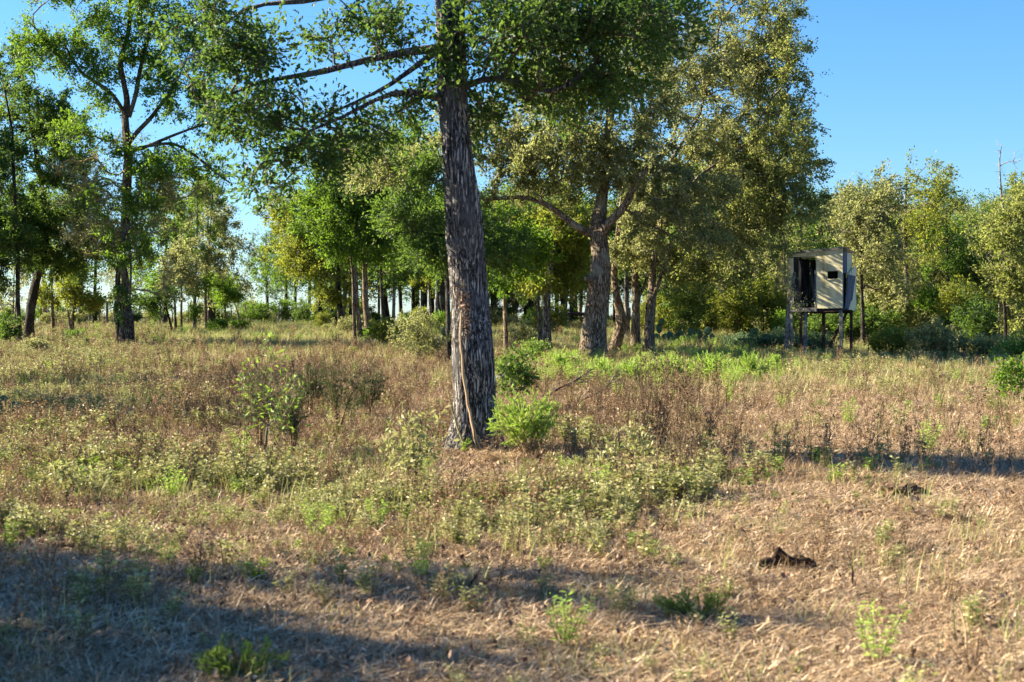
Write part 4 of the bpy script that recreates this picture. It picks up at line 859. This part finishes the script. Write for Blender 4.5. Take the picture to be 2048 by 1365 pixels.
# vines climbing the oak
def vine(name, label, pxs, r, mat='twig_grey', dd=-.27, cat='vine'):
    P_ = np.array([W(q[0], q[1], 16.6 + (q[2] if len(q) > 2 else dd)) for q in pxs]); base = GP(pxs[0][0], 905); base[1] = P_[0][1]
    mb = MB(); Q = resample(P_, .1); Q[:, :3] += np.random.RandomState(3).normal(size=Q.shape) * .006
    tube(mb, Q, np.linspace(r, r * .4, len(Q)), 7); o = obj(name, mb.mesh(name, M[mat], base), None, base); return tag(o, label, cat)
vine('dry_vine', 'pale dry vine stem running straight up the front of the big oak', [(958, 900, -.42), (945, 850, -.36), (934, 800, -.30), (926, 740, -.27), (922, 680, -.25), (921, 640, -.24), (928, 600, -.24), (926, 560, -.23)], .021, 'straw')
vine('dry_vine', 'olive stem leaning across the left foot of the big oak', [(938, 905, -.45), (918, 868, -.40), (906, 830, -.36), (900, 800, -.32), (893, 775, -.3)], .014, 'twig_lichen')
vine('dry_vine', 'thin brown vine crossing the trunk of the big oak to the right', [(920, 680, -.26), (938, 710, -.28), (950, 750, -.29), (965, 775, -.27), (985, 780, -.2)], .009, 'twig')
vine('dry_stick', 'pale fallen stick leaning on the right foot of the big oak', [(965, 906, -.6), (990, 888, -.5), (1015, 862, -.4)], .009, 'twig_grey', cat='stick')
vine('dry_vine', 'short brown stem beside the pale vine on the oak foot', [(955, 898, -.46), (949, 868, -.40), (943, 838, -.34), (946, 820, -.33)], .012, 'twig')
# rusty seed heads on the vine
mb = MB(); rs = np.random.RandomState(8); C = np.concatenate([W(926, 595, 16.33) + rs.normal(size=(70, 3)) * [.035, .02, .07], W(935, 640, 16.33) + rs.normal(size=(60, 3)) * [.02, .02, .13], W(915, 575, 16.33) + rs.normal(size=(20, 3)) * [.03, .02, .04]])
leaves(mb, C, .05, rs, 0, .6); bb = W(926, 640, 16.33); tag(obj('dry_leaf_bunch', mb.mesh('dry_leaf_bunch', M['litter'], bb), None, bb), 'rusty bunch of dead leaves clinging to the front of the oak trunk', 'dead leaves')

# rocks, stumps, logs
def lump(name, label, cat, px, py, wpx, hpx, dpt, mat, seed, rough=.25, group=None):
    import bmesh
    g = GP(px, py); s = F / g[1]; bm = bmesh.new(); bmesh.ops.create_icosphere(bm, subdivisions=4, radius=1.0); rs = np.random.RandomState(seed); ph = rs.uniform(0, 6, 9)
    for v in bm.verts:
        c = v.co; k = 1 + rough * (math.sin(3 * c.x + ph[0]) * math.sin(4 * c.y + ph[1]) + .5 * math.sin(7 * c.z + ph[2] + 3 * c.x) + .3 * math.sin(13 * c.x + ph[3]) * math.sin(11 * c.z + ph[4]) + .2 * math.sin(23 * c.y + 19 * c.x))
        v.co = (c.x * k * wpx / s / 2, c.y * k * dpt, c.z * k * hpx / s * .62 + hpx / s * .3)
    me = bpy.data.meshes.new(name); bm.to_mesh(me); bm.free(); me.materials.append(M[mat]); return tag(obj(name, me, None, g), label, cat, group)
M['stone'] = plain_mat('pale_limestone', [(.08,.07,.065), (.2,.17,.15), (.34,.3,.27)], .9, 12, (1, 1, 1), .6)
M['char'] = plain_mat('rotten_wood', [(.01,.007,.006), (.045,.026,.016), (.22,.13,.08)], .95, 14, (1, 1, 3), .7, thr=(.35, .75))
M['soil'] = plain_mat('dug_soil', [(.04,.025,.016), (.1,.065,.04), (.2,.13,.085)], .95, 18, (1, 1, 1), .8)
lump('limestone_rock', 'pale limestone rock behind the dark brush right of the big oak', 'rock', 1008, 775, 42, 34, .18, 'stone', 1, .15)
# rotten root stump with arching roots at the right foreground
g = GP(1567, 1140); s = F / g[1]; e = empty('rotten_stump', g, 'low rotten blackened stump with arched roots in the straw at lower right', 'stump')
rs = np.random.RandomState(12)
def root(pts, r0, r1, name='root', mat='char'):
    mb = MB(); Q = resample(np.array([(a / s, b, c / s) for a, b, c in pts]), .02); Q += rs.normal(size=Q.shape) * .002
    tube(mb, Q, np.linspace(r0, r1, len(Q)), 10, 0, bark_disp(.011, 7, 5)); obj(name, mb.mesh(name, M[mat]), e)
root([(-62, 0, 0), (-50, .02, 16), (-34, .03, 24), (-18, .05, 22), (0, .05, 30), (12, .03, 18), (20, 0, 2)], .028, .022)
root([(-18, .04, 20), (-10, .06, 40), (-4, .07, 50)], .03, .012)
root([(-8, .03, 45), (8, .02, 34), (22, .0, 24), (40, .0, 30), (54, .0, 26), (64, .02, 14), (68, .03, -4)], .018, .020)
root([(12, .1, 2), (26, .12, 22), (44, .12, 24), (56, .1, 4)], .035, .03, 'heartwood')
root([(-45, -.02, -2), (-36, 0, 12), (-24, .02, 18)], .02, .02)
root([(-20, .12, 0), (0, .14, 18), (25, .14, 14), (60, .14, 0)], .04, .03, 'heartwood')
lump('soil_mound', 'small dark dug soil mound in the straw at right', 'soil mound', 1905, 1052, 70, 22, .10, 'soil', 4, .3)
lump('soil_mound', 'brown clod heap in the shade with looped stems beside it', 'soil mound', 1795, 1002, 90, 34, .14, 'soil', 6, .35)
lump('soil_mound', 'dark bare heap hidden in the weeds at lower left', 'soil mound', 120, 1092, 90, 24, .15, 'soil', 7, .35)
# looped dry stem
def curve_stem(name, label, px, py, pts, r, mat='straw'):
    g = GP(px, py); s = F / g[1]; mb = MB(); Q = resample(np.array([(a / s, b, c / s) for a, b, c in pts]), .03); tube(mb, Q, np.linspace(r, r * .5, len(Q)), 5)
    return tag(obj(name, mb.mesh(name, M[mat]), None, g), label, 'dry stalk')
curve_stem('looped_stalk', 'pale dry stem curled into a loop beside the clod heap', 1768, 1010, [(0, 0, -4), (-12, .02, 14), (-10, .04, 30), (6, .05, 34), (14, .04, 18), (4, .02, 6), (-20, 0, 4)], .006)
curve_stem('dry_stalk', 'long pale dry stem bent over like a hook at lower right', 1932, 1315, [(0, 0, -5), (4, .02, 40), (2, .04, 80), (-8, .05, 108), (-24, .06, 128), (-34, .06, 124)], .006)
curve_stem('dry_stalk', 'pale weathered stick standing in the foreground shadow at lower left', 436, 1330, [(0, 0, -5), (2, .0, 30), (-2, .02, 60), (2, .03, 80), (-8, .04, 110)], .012, 'twig_grey')
curve_stem('dry_stalk', 'dark dead twig slanting up at the shadow edge below the big oak', 922, 1190, [(0, 0, -4), (14, .0, 22), (30, .02, 42), (38, .03, 58)], .010, 'bark_dark')
curve_stem('dry_stalk', 'dark short stalk standing in the bright straw right of the rotten stump', 1706, 1178, [(0, 0, -4), (-1, .0, 30), (1, .02, 58)], .008, 'bark_dark')
curve_stem('dry_stalk', 'pale curved stem in the shade at lower left edge', 95, 1318, [(0, 0, -4), (5, .0, 25), (20, .02, 52), (34, .03, 62)], .006)
curve_stem('dead_stick', 'pale fallen stick lying in the weeds in front of the right wood', 1870, 770, [(-30, 0, 1), (-10, .02, 8), (12, .05, 16), (26, .06, 24)], .018, 'twig_grey')
# fallen trunk behind the clump
g = np.array([at(1102, 72), 72.0, float(H(at(1102, 72), 72))]); s = F / 72.0
e = empty('fallen_tree', g, 'dark reddish fallen trunk lying level above the brush left of the thick brown trunk', 'fallen tree')
zl = CAMZ - (629 - CY) / s - g[2]
mb = MB(); tube(mb, resample(np.array([(-.1, 0, zl - .1), (.5, 0, zl), (1.2, .1, zl + .02), (1.9, .1, zl), (2.6, .2, zl - .1)]), .1), .09, 10, 0, bark_disp(.01, 8, 3)); obj('log', mb.mesh('log', M['rust']), e)
mb = MB(); tube(mb, [(0.0, 0, -.1), (0.02, .02, zl * .5), (-.05, 0, zl)], .06, 6); tube(mb, [(2.3, .2, -.1), (2.2, .2, zl)], .06, 6); obj('prop_bough', mb.mesh('prop_bough', M['bark_dark']), e)

# prickly pears
M['cactus'] = plain_mat('cactus_pad_green', [(.025,.06,.03), (.045,.1,.045), (.09,.17,.08)], .6, 6, (1, 1, 1), .2, spec=.3)
def pad_mesh():
    mb = MB(); n = 14; th = np.linspace(0, 2 * math.pi, n, endpoint=False)
    rings = [(0.0, .16), (.6, .15), (.9, .1), (1.0, 0.0)]
    def ring(f, t, sgn): return np.stack([f * .42 * np.sin(th), np.full(n, sgn * t * .35), .5 - f * .5 * np.cos(th) + 0.0], 1)
    for sgn in (1, -1):
        R_ = [ring(f if f > 0 else .01, t, sgn) for f, t in rings]
        V = np.concatenate(R_); f = []
        for k in range(3):
            for j in range(n):
                q = (k * n + j, k * n + (j + 1) % n, (k + 1) * n + (j + 1) % n, (k + 1) * n + j); f.append(q if sgn < 0 else q[::-1])
        mb.add(V, f, 0, True)
    return mb.mesh('pad', M['cactus'])
PAD = pad_mesh()
def cactus(label, px, py, pads, seed=1):
    g = GP(px, py); s = F / g[1]; e = empty('prickly_pear', g, label, 'cactus'); rs = np.random.RandomState(seed)
    for (dx, dz, h, tilt) in pads:
        o = obj('pad', PAD, e, (dx / s, rs.uniform(-.08, .08), dz / s)); k = h / s; o.scale = (k, k, k); o.rotation_euler = (rs.uniform(-.2, .2), math.radians(tilt), rs.uniform(-.8, .8))
cactus('dark prickly pear with upright pads at the left border', 20, 835, [(-12, 22, 26, -8), (6, -4, 40, 4), (18, 4, 30, 10), (-14, -4, 34, -6), (-4, -6, 30, 0), (26, -6, 24, 14)], 2)
cactus('single round prickly pear pad peeping left of the big oak', 888, 690, [(0, 16, 20, 6), (2, -4, 22, -6), (-10, -2, 20, -20), (10, -2, 18, 15)], 3)
cactus('prickly pear patch between the clump and the stout grey trunk', 1350, 690, [(a, b, 17 + c, t) for a, b, c, t in [(-30, 20, 4, -15), (-22, 0, 3, 10), (-10, 6, 2, -5), (-34, 2, 2, -10), (4, 0, 4, 8), (12, 10, 1, -12), (22, 0, 3, 14), (30, 12, 1, 10), (-14, -6, 3, 20), (38, -2, 4, 4), (-28, 36, -2, 12)]], 4)
cactus('dark prickly pear clump at the foot of the stout grey trunk', 1400, 690, [(a, b, 18, t) for a, b, t in [(-24, 0, -20), (-10, 2, 5), (0, 10, -8), (10, 0, 15), (22, 4, 25), (30, -4, 8), (-16, 14, -14), (14, 16, 6)]], 5)
cactus('blue green prickly pear leaning right near the black trunk', 1483, 694, [(a, b, 17, t) for a, b, t in [(0, 0, 25), (8, -4, 40), (-6, 4, -10), (-14, -2, -25), (4, 12, 10)]], 6)

# ------------------------------------------------------------------ ground cover (nobody could count it)
def blades(mb, rs, n, rad, h0, h1, w, lie, mat=0, segs=3, start=.5):
    for i in range(n):
        a = rs.uniform(0, 6.28); q = rad * math.sqrt(rs.uniform()); b = np.array([math.cos(a) * q, math.sin(a) * q, -.01 if start < .7 else rs.uniform(0, .03)]); L_ = rs.uniform(h0, h1)
        az = rs.uniform(0, 6.28); li = np.clip(lie + rs.normal() * .25, 0.02, 1.45); hd = np.array([math.cos(az), math.sin(az), 0])
        pts = [b]; ang = li * start
        for k in range(segs):
            pts.append(pts[-1] + (hd * math.sin(ang) + np.array([0, 0, 1]) * math.cos(ang)) * L_ / segs); ang = min(ang + li * .6 / segs * rs.uniform(.5, 1.8), 1.75)
        pts = np.array(pts); side = np.cross(hd, [0, 0, 1]); side = side * math.cos(rs.uniform(-1, 1)) + hd * .3
        ws = w * np.linspace(1, .15, segs + 1) / 2 * rs.uniform(.6, 1.4)
        V = np.concatenate([pts - side * ws[:, None], pts + side * ws[:, None]]); m_ = segs + 1
        mb.add(V, [(k, k + 1, m_ + k + 1, m_ + k) for k in range(segs)], mat)
def weed(mb, rs, h, nl, ls, mat_stem, mat_leaf, stems=4, spread=.5, aspect=.4):
    C = []; D = []
    for s_ in range(stems):
        a = rs.uniform(0, 6.28); tip = np.array([math.cos(a) * spread * h * rs.uniform(.1, 1), math.sin(a) * spread * h * rs.uniform(.1, 1), h * rs.uniform(.65, 1.1)])
        t = np.linspace(0, 1, 4)[:, None]; P_ = t * tip * np.array([1, 1, 1]) + np.sin(t * 3.1) * rs.normal(size=3) * .03 * h; P_[0, 2] = -.02
        tube(mb, P_, np.linspace(.0035, .0015, 4), 3, mat_stem, cap=False, smooth=False)
        u = rs.uniform(.3, 1.03, nl)[:, None]; p_ = u * tip; ang = rs.uniform(0, 6.28, nl); d = np.stack([np.cos(ang), np.sin(ang), rs.uniform(-.2, .5, nl)], 1)
        C.append(p_ + d * ls * .6); D.append(d)
    leaves(mb, np.concatenate(C), ls, rs, mat_leaf, aspect, 1.2, dirs=np.concatenate(D) * 1.5)
def stalks(mb, rs, h, mat=0, n=2):
    for s_ in range(n):
        a = rs.uniform(0, 6.28); tip = np.array([math.cos(a) * .14 * h, math.sin(a) * .14 * h, h * rs.uniform(.7, 1.1)]); t = np.linspace(0, 1, 5)[:, None]
        P_ = t * tip + np.sin(t * 3.1) * rs.normal(size=3) * .03 * h + rs.normal(size=3) * .02; P_[0, 2] = -.02; tube(mb, P_, np.linspace(.0045, .0018, 5), 3, mat, cap=False, smooth=False)
        for k in range(rs.randint(2, 7)):
            u = rs.uniform(.4, .95); b = u * tip; d = rs.normal(size=3) * .45 + [0, 0, .8]; d /= np.linalg.norm(d); L_ = h * rs.uniform(.1, .28); tube(mb, np.array([b, b + d * L_]), np.array([.0025, .0012]), 3, mat, cap=False, smooth=False)
            leaves(mb, b + d * L_ * rs.uniform(.5, 1.1, 5)[:, None] + rs.normal(size=(5, 3)) * .008, .022, rs, mat, .6)
def variants(name, fn, mats, k):
    c = bpy.data.collections.new('proto_' + name)
    for i in range(k):
        mb = MB(); fn(mb, np.random.RandomState(hash_s(name) + i)); o = bpy.data.objects.new('%s_variant' % name, mb.mesh(name, mats)); c.objects.link(o)
    return c
def hash_s(s): return sum(ord(c) * (i + 1) for i, c in enumerate(s)) % 9999
def scatter(name, coll, P_, rot, scl, pick):
    me = bpy.data.meshes.new(name); me.vertices.add(len(P_)); me.vertices.foreach_set('co', np.asarray(P_, np.float32).ravel())
    a = me.attributes.new('rot', 'FLOAT_VECTOR', 'POINT'); a.data.foreach_set('vector', np.asarray(rot, np.float32).ravel())
    a = me.attributes.new('scl', 'FLOAT', 'POINT'); a.data.foreach_set('value', np.asarray(scl, np.float32))
    a = me.attributes.new('pick', 'INT', 'POINT'); a.data.foreach_set('value', np.asarray(pick, np.int32))
    o = obj(name, me); ng = bpy.data.node_groups.new(name + '_scatter', 'GeometryNodeTree')
    ng.interface.new_socket('Geometry', in_out='INPUT', socket_type='NodeSocketGeometry'); ng.interface.new_socket('Geometry', in_out='OUTPUT', socket_type='NodeSocketGeometry')
    N = ng.nodes.new; gi = N('NodeGroupInput'); go = N('NodeGroupOutput'); ip = N('GeometryNodeInstanceOnPoints'); ci = N('GeometryNodeCollectionInfo')
    ci.inputs[0].default_value = coll; ci.inputs['Separate Children'].default_value = True; ci.inputs['Reset Children'].default_value = True
    def na_(nm, ty): q = N('GeometryNodeInputNamedAttribute'); q.data_type = ty; q.inputs[0].default_value = nm; return q.outputs[0]
    er = N('FunctionNodeEulerToRotation'); Lk = ng.links.new
    Lk(gi.outputs[0], ip.inputs['Points']); Lk(ci.outputs[0], ip.inputs['Instance']); ip.inputs['Pick Instance'].default_value = True
    Lk(na_('pick', 'INT'), ip.inputs['Instance Index']); Lk(na_('rot', 'FLOAT_VECTOR'), er.inputs[0]); Lk(er.outputs[0], ip.inputs['Rotation']); Lk(na_('scl', 'FLOAT'), ip.inputs['Scale'])
    Lk(ip.outputs[0], go.inputs[0])
    md_ = o.modifiers.new('scatter', 'NODES'); md_.node_group = ng
    return o
K = 4
M['meadow'] = leaf_mat('meadow_grass_pale', [(.14,.17,.05), (.28,.31,.1), (.45,.44,.18), (.6,.55,.3)], (.45,.5,.15), .3)
M['brown_leaf'] = leaf_mat('dried_weed_leaf', [(.04,.028,.018), (.14,.09,.05), (.32,.21,.12), (.52,.4,.25)], (.4,.26,.12), .25)
SP = {
 'straw_litter': (lambda mb, rs: blades(mb, rs, 64, .24, .05, .2, .009, 1.5, 0, 2, .95), [M['straw']], K),
 'dry_grass': (lambda mb, rs: (blades(mb, rs, 30, .14, .05, .19, .006, .6)), [M['dry']], K),
 'bleached_grass': (lambda mb, rs: (blades(mb, rs, 34, .16, .04, .13, .007, 1.0)), [M['straw']], K),
 'sage_weeds': (lambda mb, rs: weed(mb, rs, .24, 20, .042, 1, 0, 5), [M['weed_sage'], M['stalk']], K),
 'green_weeds': (lambda mb, rs: weed(mb, rs, .16, 16, .04, 1, 0, 5), [M['weed_green'], M['stalk']], K),
 'meadow_grass': (lambda mb, rs: blades(mb, rs, 30, .2, .08, .28, .007, .45), [M['meadow']], K),
 'brown_weeds': (lambda mb, rs: weed(mb, rs, .34, 16, .032, 1, 0, 6), [M['brown_leaf'], M['stalk']], 5),
 'dead_stalks': (lambda mb, rs: stalks(mb, rs, .5), [M['stalk']], 6),
 'short_green_grass': (lambda mb, rs: blades(mb, rs, 36, .16, .03, .08, .006, .5), [M['weed_green']], K),
 'leaf_litter': (lambda mb, rs: leaves(mb, np.stack([rs.normal(size=40) * .2, rs.normal(size=40) * .2, rs.uniform(.005, .03, 40)], 1), .034, rs, 0, .55, 3.0), [M['litter']], K),
 'feathery_weeds': (lambda mb, rs: weed(mb, rs, .3, 34, .04, 1, 0, 8, .5, .15), [M['broom'], M['stalk']], K),
}
N0 = 165000
rs = np.random.RandomState(5)
a_ = 0.75; dmin, dmax = 5.2, 99.0
u = rs.uniform(size=N0); dd = (dmin ** a_ + u * (dmax ** a_ - dmin ** a_)) ** (1 / a_)
px = rs.uniform(-350, 2400, N0); xx = (px - CX) / F * dd + rs.normal(size=N0) * .05; py = 592.5 + CAMZ * F / dd
def nz(x, y, f, ph=0): return .5 + .25 * (np.sin(x * f + 1.7 * np.sin(y * f * .8 + ph)) + np.sin(y * f * 1.3 + 1.9 * np.sin(x * f * .6 + ph * 2)))
def bump1(v, a, b, s): return 1 / (1 + np.exp(-(v - a) / s)) * 1 / (1 + np.exp((v - b) / s))
near_oak = np.exp(-(((px - 950) / 95) ** 4) - ((py - 925) / 50) ** 4)
n1 = nz(xx, dd, 1.7, 1); n2 = nz(xx, dd, .8, 3); n3 = nz(xx, dd, 3.1, 5); n4 = nz(xx, dd, .5, 2)
left = 1 / (1 + np.exp((px - 1150) / 120)); right = 1 - left
Wt = {}
Wt['straw_litter'] = 1.0 + 3.0 * right * bump1(py, 760, 1500, 20) + 2.5 * bump1(py, 1080, 1600, 25)
Wt['bleached_grass'] = 1.0 + 1.2 * bump1(py, 1100, 1600, 25) * n1 + 1.4 * bump1(py, 560, 760, 12)
Wt['dry_grass'] = .4 + 1.2 * left * bump1(py, 690, 900, 15) + .8 * right * bump1(py, 640, 800, 15)
Wt['sage_weeds'] = 2.0 * left * bump1(py, 905, 1085, 18) * (.4 + n1) + .9 * bump1(px, 1000, 1450, 60) * bump1(py, 900, 1040, 20) + 1.8 * bump1(px, -500, 330, 40) * bump1(py, 680, 840, 15) + 1.6 * bump1(px, 1650, 2500, 40) * bump1(py, 660, 760, 10) + .08
Wt['green_weeds'] = (.25 + 1.4 * (n2 > .62)) * left * bump1(py, 880, 1100, 20) + 1.4 * bump1(px, 330, 1000, 40) * bump1(py, 630, 680, 7) + 1.5 * bump1(py, 640, 700, 8) * right + .1 * (n4 > .6) + .5 * bump1(px, -500, 250, 40) * bump1(py, 680, 800, 15)
Wt['dead_stalks'] = .09 + 1.0 * bump1(px, 250, 800, 60) * bump1(py, 740, 900, 18) + .95 * bump1(px, 1130, 1440, 40) * bump1(py, 790, 960, 15) + .2 * right * bump1(py, 800, 1150, 20) + .15 * left * bump1(py, 900, 1150, 20)
Wt['short_green_grass'] = .05 + 1.3 * (n3 > .68) * bump1(py, 960, 1600, 30) + .5 * (n2 > .7) * bump1(py, 1080, 1600, 20) + .6 * bump1(py, 640, 800, 10) * (n1 > .55)
Wt['leaf_litter'] = 1.6 + .8 * bump1(px, 850, 1400, 60) * bump1(py, 880, 1100, 20)
Wt['feathery_weeds'] = .5 * bump1(px, 1090, 1570, 25) * bump1(py, 705, 775, 8) * (.4 + n1) + .006
Wt['meadow_grass'] = 3.0 * bump1(py, 630, 705, 9) * bump1(px, 350, 2500, 40) * (.4 + n1) + .9 * bump1(py, 700, 780, 12) * right + .5 * (n4 > .55) * left * bump1(py, 700, 1000, 20) + .04
Wt['brown_weeds'] = .95 * left * bump1(py, 690, 900, 15) * (.3 + n2) + .9 * left * bump1(py, 900, 1100, 20) * (n1 < .5) + .35 * bump1(px, 1130, 1450, 40) * bump1(py, 790, 960, 15) + .12 * right * bump1(py, 660, 860, 15) + .06
Wt['sage_weeds'] = Wt['sage_weeds'] * (.25 + 1.4 * (nz(xx, dd, 2.3, 7) > .48))
Wt['sage_weeds'] = Wt['sage_weeds'] + 1.6 * bump1(px, -500, 330, 40) * bump1(py, 680, 830, 15) * (n1 > .4)
for k_ in ('sage_weeds', 'green_weeds', 'dry_grass', 'brown_weeds', 'dead_stalks', 'meadow_grass'): Wt[k_] = Wt[k_] * (1 - .96 * near_oak)
for k_ in ('sage_weeds', 'green_weeds', 'dry_grass', 'bleached_grass', 'dead_stalks'): Wt[k_] = Wt[k_] * (.45 + 1.1 * (n3 > .5))
names = list(Wt); A = np.stack([Wt[k] for k in names], 1); tot = A.sum(1); c = np.cumsum(A / tot[:, None], 1); pickn = (rs.uniform(size=N0)[:, None] > c).sum(1)
zz = H(xx, dd)
colr = bpy.data.collections
for j, nm in enumerate(names):
    fn, mats, k = SP[nm]; coll = variants(nm, fn, mats, k); s_ = pickn == j; n = int(s_.sum())
    sc = rs.uniform(.55, 1.4, n) * np.clip(.8 + dd[s_] / 160, .8, 1.25)
    if nm in ('brown_weeds', 'dry_grass', 'sage_weeds', 'green_weeds', 'dead_stalks'): sc *= .5 + .6 * np.clip(nz(xx[s_], dd[s_], 1.15, 4) * 1.6 - .3, 0, 1)
    if nm == 'dead_stalks': sc *= .85 + .35 * (px[s_] > 1280) * (px[s_] < 1420)
    if nm == 'dead_stalks': sc *= np.where(py[s_] > 1000, .6, 1.0)
    P_ = np.stack([xx[s_], dd[s_], zz[s_]], 1); rot = np.stack([rs.normal(size=n) * .08, rs.normal(size=n) * .08, rs.uniform(0, 6.28, n)], 1)
    o = scatter(nm, coll, P_, rot, sc, rs.randint(0, k, n)); tag(o, kind='stuff')
    LB = {'meadow_grass': 'pale green meadow grass before the trees', 'brown_weeds': 'brown dried leafy weeds in the left field', 'straw_litter': 'flattened pale straw covering the pasture floor', 'bleached_grass': 'tufts of bleached dry grass', 'dry_grass': 'brown standing dry grass in the middle of the field', 'sage_weeds': 'knee high sage green weeds across the left field',
          'green_weeds': 'fresh green low weeds scattered in the pasture', 'dead_stalks': 'dark dead weed stalks standing in the dry grass', 'short_green_grass': 'short green grass patches in the straw', 'leaf_litter': 'fallen brown leaves on the ground', 'feathery_weeds': 'light green feathery weeds around the tree clump'}
    o['label'] = LB[nm]
